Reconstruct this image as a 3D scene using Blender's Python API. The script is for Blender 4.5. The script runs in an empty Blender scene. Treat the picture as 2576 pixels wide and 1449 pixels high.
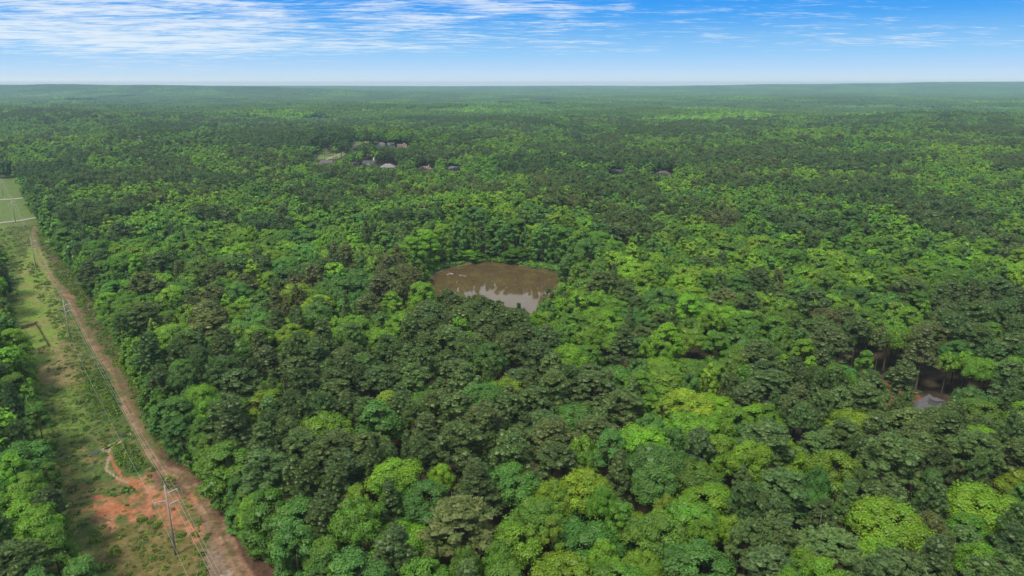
import bpy, math, random
import numpy as np
from mathutils import Vector, Matrix

# ------------------------------------------------------------------ camera, sky, sun, exposure
R = math.radians
SC = bpy.context.scene
COL = SC.collection
CAM_H = 100.0
PITCH = math.atan((724.5 - 211.0) / 1717.33)
cam_data = bpy.data.cameras.new("camera"); cam = bpy.data.objects.new("camera", cam_data)
COL.objects.link(cam); SC.camera = cam
cam_data.lens = 24.0; cam_data.sensor_width = 36.0
cam_data.clip_start = 0.5; cam_data.clip_end = 60000.0
cam.location = (0, 0, CAM_H); cam.rotation_euler = (math.pi / 2 - PITCH, 0, 0)

SUN_EL, SUN_AZ = R(58), R(215)      # azimuth measured clockwise from +Y (the viewing direction)
sun_data = bpy.data.lights.new("sun", 'SUN'); sun = bpy.data.objects.new("sun", sun_data)
COL.objects.link(sun)
sun_data.energy = 4.4; sun_data.angle = R(12); sun_data.color = (1.0, 0.92, 0.72)
sdir = Vector((math.sin(SUN_AZ) * math.cos(SUN_EL), math.cos(SUN_AZ) * math.cos(SUN_EL), math.sin(SUN_EL)))
sun.rotation_euler = sdir.to_track_quat('Z', 'Y').to_euler()
sun.location = sdir * 500

SC.view_settings.view_transform = 'Standard'; SC.view_settings.look = 'None'
SC.view_settings.gamma = 1.0; SC.view_settings.exposure = 0.0
SC.view_settings.use_curve_mapping = False
SC.render.engine = 'CYCLES'
SC.cycles.use_denoising = True; SC.cycles.denoiser = 'OPENIMAGEDENOISE'
SC.cycles.denoising_input_passes = 'RGB_ALBEDO_NORMAL'; SC.cycles.denoising_prefilter = 'ACCURATE'
SC.cycles.max_bounces = 5; SC.cycles.diffuse_bounces = 2; SC.cycles.glossy_bounces = 2
SC.cycles.transmission_bounces = 2; SC.cycles.volume_bounces = 1; SC.cycles.transparent_max_bounces = 4


def nd(nt, kind, **kw):
    n = nt.nodes.new(kind)
    for k, v in kw.items():
        if k == 'inp':
            for a, b in v.items():
                n.inputs[a].default_value = b
        else:
            setattr(n, k, v)
    return n


def math_node(nt, op, a, b=None, clamp=False):
    n = nt.nodes.new('ShaderNodeMath'); n.operation = op; n.use_clamp = clamp
    for i, x in enumerate((a, b)):
        if x is None: continue
        if isinstance(x, (int, float)): n.inputs[i].default_value = x
        else: nt.links.new(x, n.inputs[i])
    return n.outputs[0]


def maprange(nt, x, a, b, c=0.0, d=1.0, smooth=True):
    n = nt.nodes.new('ShaderNodeMapRange'); n.interpolation_type = 'SMOOTHSTEP' if smooth else 'LINEAR'
    nt.links.new(x, n.inputs['Value'])
    n.inputs['From Min'].default_value = a; n.inputs['From Max'].default_value = b
    n.inputs['To Min'].default_value = c; n.inputs['To Max'].default_value = d
    return n.outputs['Result']


def mixrgb(nt, f, a, b, mode='MIX'):
    n = nt.nodes.new('ShaderNodeMix'); n.data_type = 'RGBA'; n.blend_type = mode; n.clamp_factor = True
    for s, x in ((n.inputs[0], f), (n.inputs[6], a), (n.inputs[7], b)):
        if hasattr(x, 'type') and hasattr(x, 'is_linked'): nt.links.new(x, s)
        elif isinstance(x, (int, float)): s.default_value = x
        else: s.default_value = (*x, 1) if len(x) == 3 else x
    return n.outputs[2]


def s2l(c):
    return tuple(((x / 255) / 12.92 if x <= 10 else ((x / 255 + .055) / 1.055) ** 2.4) for x in c)


world = bpy.data.worlds.new("World"); SC.world = world; world.use_nodes = True


def build_sky():
    nt = world.node_tree; nt.nodes.clear(); L = nt.links
    tc = nd(nt, 'ShaderNodeTexCoord')
    sep = nd(nt, 'ShaderNodeSeparateXYZ'); L.new(tc.outputs['Generated'], sep.inputs[0])
    X, Y, Z = sep.outputs
    Zc = math_node(nt, 'MAXIMUM', Z, 0.0)
    # clear sky: white at the horizon to deep blue a few degrees up, as in the photograph
    ramp = nd(nt, 'ShaderNodeValToRGB'); L.new(math_node(nt, 'MULTIPLY', Zc, 4.0), ramp.inputs[0])
    cr = ramp.color_ramp; cr.interpolation = 'LINEAR'
    stops = [(0.0, (236, 244, 250)), (0.006, (214, 236, 252)), (0.022, (182, 220, 255)), (0.037, (154, 209, 255)),
             (0.060, (120, 190, 250)), (0.085, (66, 166, 248)), (0.115, (6, 148, 247)), (0.16, (2, 135, 240))]
    e = cr.elements
    e[0].position = 0; e[0].color = (*s2l(stops[0][1]), 1)
    e[1].position = stops[-1][0] * 4; e[1].color = (*s2l(stops[-1][1]), 1)
    for p, c in stops[1:-1]:
        k = e.new(p * 4); k.color = (*s2l(c), 1)
    # physical sky underlying it
    sky = nd(nt, 'ShaderNodeTexSky'); sky.sky_type = 'NISHITA'; sky.sun_disc = False
    sky.sun_elevation = SUN_EL; sky.sun_rotation = SUN_AZ; sky.altitude = 250; sky.air_density = 1.0
    nish = mixrgb(nt, 1.0, sky.outputs[0], (0.10, 0.10, 0.10), 'MULTIPLY')
    clear = mixrgb(nt, 0.06, ramp.outputs[0], nish)
    # cirrus on a plane overhead: streaks foreshorten towards the horizon
    zz = math_node(nt, 'ADD', Zc, 0.035)
    px = math_node(nt, 'DIVIDE', X, zz); py = math_node(nt, 'DIVIDE', Y, zz)
    comb = nd(nt, 'ShaderNodeCombineXYZ'); L.new(px, comb.inputs[0]); L.new(py, comb.inputs[1])
    mp = nd(nt, 'ShaderNodeMapping'); L.new(comb.outputs[0], mp.inputs[0])
    mp.inputs['Rotation'].default_value = (0, 0, R(-14)); mp.inputs['Scale'].default_value = (0.75, 1.25, 1)
    n1 = nd(nt, 'ShaderNodeTexNoise', inp={'Scale': 1.4, 'Detail': 9.0, 'Roughness': 0.66, 'Distortion': 0.5})
    L.new(mp.outputs[0], n1.inputs['Vector'])
    mp2 = nd(nt, 'ShaderNodeMapping'); L.new(comb.outputs[0], mp2.inputs[0])
    mp2.inputs['Rotation'].default_value = (0, 0, R(-22)); mp2.inputs['Scale'].default_value = (1.7, 4.2, 1)
    n2 = nd(nt, 'ShaderNodeTexNoise', inp={'Scale': 1.5, 'Detail': 8.0, 'Roughness': 0.7, 'Distortion': 0.8})
    L.new(mp2.outputs[0], n2.inputs['Vector'])
    n3 = nd(nt, 'ShaderNodeTexNoise', inp={'Scale': 0.22, 'Detail': 2.0, 'Roughness': 0.5, 'Distortion': 0.0})
    L.new(comb.outputs[0], n3.inputs['Vector'])
    streak = math_node(nt, 'ADD', math_node(nt, 'MULTIPLY', n1.outputs[0], 0.55), math_node(nt, 'MULTIPLY', n2.outputs[0], 0.45))
    # more cloud towards the left of the view, thin wisps to the right
    az = math_node(nt, 'DIVIDE', X, math_node(nt, 'MAXIMUM', math_node(nt, 'ABSOLUTE', Y), 0.05))
    leftness = maprange(nt, az, -0.6, 0.30, 0.135, 0.005)
    big = math_node(nt, 'MULTIPLY', math_node(nt, 'SUBTRACT', n3.outputs[0], 0.5), 0.30)
    low = maprange(nt, Zc, 0.018, 0.055, -0.17, 0.0)
    tot = math_node(nt, 'ADD', math_node(nt, 'ADD', math_node(nt, 'ADD', streak, leftness), big), low)
    cover = maprange(nt, tot, 0.485, 0.70, 0.0, 0.82)
    sky1 = mixrgb(nt, cover, clear, s2l((238, 247, 254)))
    # left horizon is whiter
    hz = math_node(nt, 'MULTIPLY', maprange(nt, Zc, 0.001, 0.010, 1.0, 0.0), maprange(nt, az, -0.7, -0.1, 1.0, 0.35))
    sky2 = mixrgb(nt, hz, sky1, s2l((246, 248, 249)))
    # higher up the thin cloud closes to the pale veil that the soft light and the pond's reflection imply
    veil_f = maprange(nt, Zc, 0.14, 0.30, 0.0, 0.92)
    veil = mixrgb(nt, cover, (0.86, 0.87, 0.90), (0.98, 0.98, 1.0))
    fin = mixrgb(nt, veil_f, sky2, veil)
    bg = nd(nt, 'ShaderNodeBackground'); bg.inputs['Strength'].default_value = 1.0
    L.new(fin, bg.inputs['Color'])
    out = nd(nt, 'ShaderNodeOutputWorld'); L.new(bg.outputs[0], out.inputs['Surface'])


build_sky()

# ------------------------------------------------------------------ small helpers
rng = np.random.default_rng(7)
random.seed(7)


def tag(o, label=None, cat=None, group=None, kind=None):
    if label: o['label'] = label
    if cat: o['category'] = cat
    if group: o['group'] = group
    if kind: o['kind'] = kind
    return o


def link(name, me, parent=None, loc=None, rz=0.0):
    o = bpy.data.objects.new(name, me); COL.objects.link(o)
    if parent is not None: o.parent = parent
    if loc is not None: o.location = loc
    if rz: o.rotation_euler = (0, 0, rz)
    return o


def empty(name, loc, rz=0.0):
    return link(name, None, None, loc, rz)


def mesh_np(name, V, F, mats=(), attr=None, smooth=False, matidx=None):
    """V (n,3); F list of arrays (k,3)/(k,4)."""
    me = bpy.data.meshes.new(name)
    V = np.asarray(V, dtype=np.float32)
    if not isinstance(F, (list, tuple)): F = [F]
    F = [np.asarray(f, dtype=np.int32) for f in F if len(f)]
    loops = np.concatenate([f.ravel() for f in F])
    tot = np.concatenate([np.full(len(f), f.shape[1], dtype=np.int32) for f in F])
    start = np.concatenate([[0], np.cumsum(tot)[:-1]]).astype(np.int32)
    me.vertices.add(len(V)); me.vertices.foreach_set('co', V.ravel())
    me.loops.add(len(loops)); me.loops.foreach_set('vertex_index', loops)
    me.polygons.add(len(tot)); me.polygons.foreach_set('loop_start', start); me.polygons.foreach_set('loop_total', tot)
    if matidx is not None: me.polygons.foreach_set('material_index', np.asarray(matidx, dtype=np.int32))
    me.polygons.foreach_set('use_smooth', np.full(len(tot), smooth))
    me.update(calc_edges=True)
    if attr:
        for an, (dom, typ, data) in attr.items():
            a = me.attributes.new(an, typ, dom)
            a.data.foreach_set('vector' if typ == 'FLOAT_VECTOR' else ('color' if typ == 'FLOAT_COLOR' else 'value'),
                               np.asarray(data, dtype=np.float32 if typ != 'INT' else np.int32).ravel())
    for m in mats: me.materials.append(m)
    return me


class MB:
    """collects boxes, bars, tubes and prisms into one mesh"""
    def __init__(s): s.v = []; s.f = []
    def add(s, vs, fs):
        b = len(s.v); s.v += [tuple(v) for v in vs]; s.f += [tuple(b + i for i in f) for f in fs]
    def box(s, c, sz, rz=0.0):
        x, y, z = (k / 2 for k in sz); ca, sa = math.cos(rz), math.sin(rz)
        vs = []
        for dz in (-z, z):
            for dx, dy in ((-x, -y), (x, -y), (x, y), (-x, y)):
                vs.append((c[0] + dx * ca - dy * sa, c[1] + dx * sa + dy * ca, c[2] + dz))
        s.add(vs, [(3, 2, 1, 0), (4, 5, 6, 7), (0, 1, 5, 4), (1, 2, 6, 5), (2, 3, 7, 6), (3, 0, 4, 7)])
    def tube(s, pts, rad, n=8, cap=True):
        pts = [Vector(p) for p in pts]
        if not isinstance(rad, (list, tuple)): rad = [rad] * len(pts)
        rings = []
        for i, p in enumerate(pts):
            d = (pts[min(i + 1, len(pts) - 1)] - pts[max(i - 1, 0)]).normalized()
            up = Vector((0, 0, 1)) if abs(d.z) < 0.9 else Vector((1, 0, 0))
            a = d.cross(up).normalized(); b = d.cross(a).normalized()
            rings.append([p + (a * math.cos(2 * math.pi * k / n) + b * math.sin(2 * math.pi * k / n)) * rad[i] for k in range(n)])
        vs = [v for r in rings for v in r]; fs = []
        for i in range(len(pts) - 1):
            for k in range(n):
                fs.append((i * n + k, i * n + (k + 1) % n, (i + 1) * n + (k + 1) % n, (i + 1) * n + k))
        if cap:
            fs.append(tuple(range(n - 1, -1, -1))); fs.append(tuple((len(pts) - 1) * n + k for k in range(n)))
        s.add(vs, fs)
    def build(s, name, mat, parent=None, loc=None, rz=0.0, smooth=False):
        me = bpy.data.meshes.new(name); me.from_pydata(s.v, [], s.f); me.materials.append(mat)
        if smooth: me.polygons.foreach_set('use_smooth', [True] * len(me.polygons))
        me.update()
        return link(name, me, parent, loc, rz)


# ------------------------------------------------------------------ ground shape and picture <-> place
CP, SP = math.cos(PITCH), math.sin(PITCH)
FPX = 1717.33


def flat_at(u, v):
    x = (u - 1288) / FPX; y = -(v - 724.5) / FPX
    d = np.array([x, CP + y * SP, -SP + y * CP]); return (d * (-CAM_H / d[2]))[:2]


P1 = flat_at(443, 1398); UDIR = flat_at(39.5, 560) - P1; UDIR /= np.linalg.norm(UDIR); NDIR = np.array([UDIR[1], -UDIR[0]])


def st(x, y):
    dx, dy = x - P1[0], y - P1[1]
    return dx * UDIR[0] + dy * UDIR[1], dx * NDIR[0] + dy * NDIR[1]


def sst(a, b, x):
    t = np.clip((x - a) / (b - a), 0, 1); return t * t * (3 - 2 * t)


KNOLLS = []   # (x, y, height, sigma)


def terrain(x, y):
    x = np.asarray(x, float); y = np.asarray(y, float)
    r = np.hypot(x, y)
    s, t = st(x, y)
    S = sst(480, 1500, r)
    corridor = 1 - (1 - sst(35, 130, np.abs(t))) * (1 - sst(650, 900, s))
    n = (7 * np.sin(x / 170 + 1.3 + 0.6 * np.sin(y / 260)) * np.sin(y / 230 + .5)
         + 9 * np.sin(x / 520 + 2) * np.sin(y / 430 + 1.0)
         + 9 * np.sin(x / 1300 + y / 900 + 0.7) + 5 * np.sin(x / 75 + 2 * np.sin(y / 300)) * np.sin(y / 90))
    z = S * n * corridor
    z = z + 2.2 * sst(60, 150, t) * sst(150, 260, r) * (1 - S) * np.sin(x / 47 + 1) * np.sin(y / 39 + .4) * sst(70, 110, np.hypot(x + 5, y - 320))
    z = z * (1 - .65 * sst(3600, 5200, r)) + 44 * sst(5600, 9600, r)
    def blend(z, w, target): return z * (1 - w) + target * w
    # left dark ridge about 5 km out
    ay = (y - 5300 + 0.10 * x) / 620
    z = blend(z, np.exp(-ay * ay) * sst(300, -2800, x), 73 + 3 * np.sin(x / 330) + 2 * np.sin(x / 120))
    # right ridge rising to the edge of the view
    ay = (y - 8300) / 900
    z = blend(z, np.exp(-ay * ay) * sst(1100, 2000, x), 58 + 43 * sst(1500, 5600, x) + 4 * np.sin(x / 420 + 1) + 2 * np.sin(x / 150))
    # centre, very far and low
    z = blend(z, sst(8600, 9800, y) * (1 - sst(1500, 3000, x)), 49 + 3 * np.sin(x / 700))
    for kx, ky, kh, ks in KNOLLS:
        z = z + kh * np.exp(-((x - kx) ** 2 + (y - ky) ** 2) / (2 * ks * ks))
    return np.minimum(z, 103.0)


def at(u, v, dz=0.0, flat=False):
    """point where the picture point (u, v) of a 2576 px wide print meets height terrain + dz"""
    x = (u - 1288) / FPX; y = -(v - 724.5) / FPX
    d = np.array([x, CP + y * SP, -SP + y * CP])
    z = dz
    for _ in range(40):
        tt = (z - CAM_H) / d[2]
        p = d * tt
        if flat: break
        z = 0.6 * z + 0.4 * (float(terrain(p[0], p[1])) + dz)
    return np.array([p[0], p[1], z - dz])


def proj(x, y, z):
    """world -> print coordinates (vectorised)"""
    zc = y * CP - (z - CAM_H) * SP
    yc = y * SP + (z - CAM_H) * CP
    zc = np.maximum(zc, 1e-3)
    return 1288 + FPX * x / zc, 724.5 - FPX * yc / zc, zc


def inpoly(px, py, poly):
    px = np.asarray(px); py = np.asarray(py)
    c = np.zeros(px.shape, bool); n = len(poly); j = n - 1
    for i in range(n):
        xi, yi = poly[i]; xj, yj = poly[j]
        cond = ((yi > py) != (yj > py)) & (px < (xj - xi) * (py - yi) / ((yj - yi) + 1e-9) + xi)
        c ^= cond; j = i
    return c


def seg_dist(px, py, poly, closed=False):
    """distance to a polyline and the fraction along it"""
    best = np.full(np.shape(px), 1e9); n = len(poly)
    for i in range(n if closed else n - 1):
        a = np.array(poly[i][:2], float); b = np.array(poly[(i + 1) % n][:2], float); ab = b - a
        t = np.clip(((px - a[0]) * ab[0] + (py - a[1]) * ab[1]) / (ab @ ab + 1e-9), 0, 1)
        best = np.minimum(best, np.hypot(px - a[0] - t * ab[0], py - a[1] - t * ab[1]))
    return best


_perm = np.random.default_rng(3).permutation(512)
_val = np.random.default_rng(4).random(512)


def vnoise(x, y, seed=0):
    x = np.asarray(x, float) + seed * 17.3; y = np.asarray(y, float) - seed * 9.1
    xi = np.floor(x).astype(int); yi = np.floor(y).astype(int); fx = x - xi; fy = y - yi
    fx = fx * fx * (3 - 2 * fx); fy = fy * fy * (3 - 2 * fy)
    def h(a, b): return _val[(_perm[(a & 255)] + (b & 255) * 7 + _perm[(b & 255)]) & 511]
    return (h(xi, yi) * (1 - fx) + h(xi + 1, yi) * fx) * (1 - fy) + (h(xi, yi + 1) * (1 - fx) + h(xi + 1, yi + 1) * fx) * fy


def fbm(x, y, seed=0, o=4):
    s = 0; a = 1; tot = 0
    for k in range(o):
        s = s + a * vnoise(x * 2 ** k, y * 2 ** k, seed + k); tot += a; a *= .55
    return s / tot


def z2(x, y): return (x * .46667, 772.8 + y * .46667)          # print coordinates from the lower left close-up
def gp(pts, dz=0.0): return [tuple(at(*p, dz)[:2]) for p in pts]


# places read off the photograph
KNOLLS += [(-235, 1010, 12, 90), (-130, 930, 6, 90), (-25, 455, 10, 32)]
HOUSE_KN = [(302, 249), (188, 255)]
for (u, v) in HOUSE_KN:
    p = at(u, v, 10, flat=True)
    KNOLLS.append((p[0], p[1], 20, 70))

# ------------------------------------------------------------------ materials
MATS = {}


def new_mat(name):
    m = bpy.data.materials.new(name); m.use_nodes = True; m.node_tree.nodes.clear(); MATS[name] = m
    return m


def simple_mat(name, col, rough=0.8, noise=0.25, scale=3.0, metal=0.0, bump=0.0, stretch=None, spec=0.3):
    m = new_mat(name); nt = m.node_tree; L = nt.links
    tc = nd(nt, 'ShaderNodeTexCoord'); src = tc.outputs['Object']
    if stretch:
        mp = nd(nt, 'ShaderNodeMapping'); mp.inputs['Scale'].default_value = stretch; L.new(src, mp.inputs[0]); src = mp.outputs[0]
    n = nd(nt, 'ShaderNodeTexNoise', inp={'Scale': scale, 'Detail': 6.0, 'Roughness': 0.65}); L.new(src, n.inputs['Vector'])
    f = maprange(nt, n.outputs[0], 0.3, 0.7, 1 - noise, 1 + noise, False)
    vm = nd(nt, 'ShaderNodeVectorMath', operation='SCALE'); vm.inputs[0].default_value = col; L.new(f, vm.inputs['Scale'])
    b = nd(nt, 'ShaderNodeBsdfPrincipled', inp={'Roughness': rough, 'Metallic': metal, 'Specular IOR Level': spec})
    L.new(vm.outputs[0], b.inputs['Base Color'])
    if bump:
        bp = nd(nt, 'ShaderNodeBump', inp={'Strength': bump, 'Distance': 0.05}); L.new(n.outputs[0], bp.inputs['Height']); L.new(bp.outputs[0], b.inputs['Normal'])
    o = nd(nt, 'ShaderNodeOutputMaterial'); L.new(b.outputs[0], o.inputs[0])
    return m


def leaf_mat(name, transl=0.28, rough=0.55, gloss=0.05):
    """leaf colour = the tree's own tint times the leaf cluster's own tint"""
    m = new_mat(name); nt = m.node_tree; L = nt.links
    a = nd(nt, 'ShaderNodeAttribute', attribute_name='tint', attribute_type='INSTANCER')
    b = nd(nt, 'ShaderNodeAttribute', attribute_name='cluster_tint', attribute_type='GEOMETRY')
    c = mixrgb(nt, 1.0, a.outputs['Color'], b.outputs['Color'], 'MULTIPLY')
    d = nd(nt, 'ShaderNodeBsdfDiffuse'); L.new(c, d.inputs['Color'])
    t = nd(nt, 'ShaderNodeBsdfTranslucent')
    tcx = mixrgb(nt, 1.0, c, (1.15, 1.25, 0.6), 'MULTIPLY'); L.new(tcx, t.inputs['Color'])
    mx = nd(nt, 'ShaderNodeMixShader'); mx.inputs[0].default_value = transl
    L.new(d.outputs[0], mx.inputs[1]); L.new(t.outputs[0], mx.inputs[2])
    g = nd(nt, 'ShaderNodeBsdfGlossy', inp={'Roughness': rough, 'Color': (0.8, 0.85, 0.8, 1)})
    mg = nd(nt, 'ShaderNodeMixShader'); mg.inputs[0].default_value = gloss
    L.new(mx.outputs[0], mg.inputs[1]); L.new(g.outputs[0], mg.inputs[2])
    o = nd(nt, 'ShaderNodeOutputMaterial'); L.new(mg.outputs[0], o.inputs[0])
    return m


M_LEAF = leaf_mat('broadleaf_foliage', 0.30, 0.5, 0.035)
M_NEEDLE = leaf_mat('pine_needles', 0.22, 0.5, 0.03)
M_FAR = leaf_mat('far_foliage', 0.15, 0.6, 0.0)
M_BARK = simple_mat('bark', (0.085, 0.065, 0.05), 0.9, 0.35, 4.0, stretch=(3, 3, 0.6))
M_BARK_PALE = simple_mat('pale_bark', (0.20, 0.17, 0.13), 0.9, 0.3, 4.0, stretch=(3, 3, 0.6))


def colour_attr_mat(name, rough=0.95, fine=1.2, amount=0.35, bump=0.6):
    m = new_mat(name); nt = m.node_tree; L = nt.links
    a = nd(nt, 'ShaderNodeAttribute', attribute_name='soil', attribute_type='GEOMETRY')
    tc = nd(nt, 'ShaderNodeTexCoord')
    n = nd(nt, 'ShaderNodeTexNoise', inp={'Scale': fine, 'Detail': 8.0, 'Roughness': 0.75}); L.new(tc.outputs['Object'], n.inputs['Vector'])
    f = maprange(nt, n.outputs[0], 0.32, 0.68, 1 - amount, 1 + amount, False)
    vm = nd(nt, 'ShaderNodeVectorMath', operation='SCALE'); L.new(a.outputs['Color'], vm.inputs[0]); L.new(f, vm.inputs['Scale'])
    b = nd(nt, 'ShaderNodeBsdfPrincipled', inp={'Roughness': rough, 'Specular IOR Level': 0.15})
    L.new(vm.outputs[0], b.inputs['Base Color'])
    bp = nd(nt, 'ShaderNodeBump', inp={'Strength': bump, 'Distance': 0.25}); L.new(n.outputs[0], bp.inputs['Height']); L.new(bp.outputs[0], b.inputs['Normal'])
    o = nd(nt, 'ShaderNodeOutputMaterial'); L.new(b.outputs[0], o.inputs[0])
    return m


M_SOIL = colour_attr_mat('clearing_soil')
M_LITTER = simple_mat('forest_floor', (0.055, 0.042, 0.024), 0.95, 0.5, 0.25)

# ------------------------------------------------------------------ ground sheet out to the horizon
POND_PX_FAR = [(1066, 724), (1077, 708), (1089, 695), (1115, 681), (1144, 672), (1190, 663), (1226, 657.6), (1279, 664),
               (1333, 673), (1377, 680), (1408, 684), (1418, 692)]
POND_PX_NEAR = [(1398, 706), (1376, 727), (1348, 745), (1338, 757), (1332, 781), (1300, 763), (1279, 755), (1208, 737), (1150, 729), (1119, 723), (1078, 716)]
pond_far = [tuple(at(u, v, -0.6, flat=True)[:2]) for u, v in POND_PX_FAR]
pond_near = [(lambda p: (p[0] * 1.01, p[1] + 3.0))(at(u, v, 19, flat=True)) for u, v in POND_PX_NEAR]
POND = pond_far + pond_near
WATER_Z = -0.6


def build_ground():
    ys = np.concatenate([np.arange(-400, 600, 6.0), 600 * np.exp(np.linspace(0, math.log(11800 / 600), 210))])
    ks = np.linspace(-1, 1, 261)
    Yg, K = np.meshgrid(ys, ks, indexing='ij')
    Xg = K * (520 + 0.82 * np.maximum(Yg, 0))
    Zg = terrain(Xg, Yg)
    # basin of the pond
    inside = inpoly(Xg, Yg, POND)
    dist = seg_dist(Xg, Yg, POND, True)
    Zg = Zg - 0.02
    Zg = np.where(inside, np.minimum(Zg, -0.6 - np.clip(dist / 5, 0, 1) * 1.6), np.where(dist < 7, Zg * (dist / 7) - 0.55 * (1 - dist / 7), Zg))
    s, t = st(Xg, Yg)
    Zg = Zg - 0.35 * (np.abs(t) < 26) * (s > -130) * (s < 1150)
    nr, nc = Xg.shape
    V = np.stack([Xg, Yg, Zg], -1).reshape(-1, 3)
    i = np.arange(nr - 1)[:, None] * nc + np.arange(nc - 1)[None]
    F = np.stack([i, i + 1, i + nc + 1, i + nc], -1).reshape(-1, 4)
    o = link('ground', mesh_np('ground', V, F, [M_LITTER], smooth=True)); tag(o, kind='structure')


build_ground()

# --- the cleared strip along the power line: one fine sheet with its own relief and soil colours
TRACK = [(88, 570), (84, 588), (88, 612), (97, 645), (112, 672), (126, 695), (150, 728), (174, 752), (188, 785), (204, 815), (216, 838), (236, 872),
         (258, 905), (283, 935), (300, 975), (316, 1020), (340, 1066), (358, 1097), (376, 1138), (394, 1163), (420, 1183), (456, 1200),
         (486, 1228), (506, 1266), (540, 1310), (566, 1360), (600, 1430), (640, 1500)]
CLAY = [z2(*p) for p in [(800, 880), (868, 888), (862, 950), (985, 1045), (990, 1130), (1065, 1215), (1090, 1240), (1020, 1215), (930, 1165), (850, 1150),
                         (760, 1140), (700, 1165), (640, 1110), (600, 1190), (530, 1165), (492, 1090), (500, 1035), (580, 1020), (640, 1045),
                         (752, 1010), (720, 970), (660, 930), (700, 935), (800, 948), (820, 920)]]
CLAY2 = [z2(*p) for p in [(1020, 1000), (1075, 1020), (1120, 1080), (1080, 1085), (1030, 1050)]]
RILL_RED = [z2(*p) for p in [(590, 785), (605, 830), (625, 870), (655, 915), (690, 945), (740, 985)]]
RILL_SAND = [z2(*p) for p in [(592, 800), (574, 850), (574, 880), (610, 905), (650, 930), (690, 948)]]
SANDBAR = [z2(*p) for p in [(545, 772), (580, 785), (615, 765), (648, 722), (610, 742), (560, 765)]]
GRAVEL = [z2(*p) for p in [(1085, 1120), (1180, 1240), (1225, 1300), (1300, 1460), (1330, 1600), (1170, 1600), (1130, 1449), (1125, 1330), (1150, 1260), (1090, 1190)]]
MULCH = [z2(*p) for p in [(820, 770), (900, 790), (1010, 860), (1110, 950), (1190, 1040), (1330, 1150), (1640, 1620), (1340, 1620), (1240, 1310), (1160, 1180), (1100, 1060), (1060, 970), (960, 890), (860, 850)]]
DARKSCRUB = [z2(*p) for p in [(840, 900), (930, 905), (1020, 930), (1035, 985), (1010, 1020), (930, 1000), (850, 980)]]
DARKSCRUB2 = [z2(*p) for p in [(515, 1110), (600, 1140), (590, 1200), (530, 1180)]]
MOWN = [z2(*p) for p in [(150, -330), (245, -300), (300, -60), (345, 120), (330, 240), (250, 320), (190, 330), (150, 300), (60, 300), (100, -100)]]
DRYPATCH = [z2(*p) for p in [(190, 330), (250, 320), (320, 240), (300, 170), (390, 200), (410, 330), (390, 420), (300, 440), (200, 420)]]
OLIVE = [z2(*p) for p in [(560, 1200), (700, 1180), (830, 1150), (960, 1170), (1040, 1230), (1100, 1300), (1130, 1480), (1130, 1620), (560, 1620), (600, 1400)]]
BRUSH = [z2(*p) for p in [(465, 370), (560, 340), (650, 450), (680, 540), (640, 600), (560, 620), (480, 560), (440, 450)]]
BRUSH2 = [z2(*p) for p in [(620, 760), (700, 740), (800, 800), (790, 870), (700, 900), (640, 850)]]
FARMEADOW = [(-60, 510), (84, 500), (98, 546), (0, 562), (-60, 570)]
FARMEADOW2 = [(-60, 430), (30, 440), (80, 492), (0, 501), (-60, 505)]
DIRT_SPUR = [(150, 745), (165, 742), (178, 744), (190, 750)]
ROAD1 = [(-60, 570), (0, 562), (50, 556), (95, 548), (125, 541)]
ROAD2 = [(-60, 507), (0, 503.5), (40, 501), (62, 498)]


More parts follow.
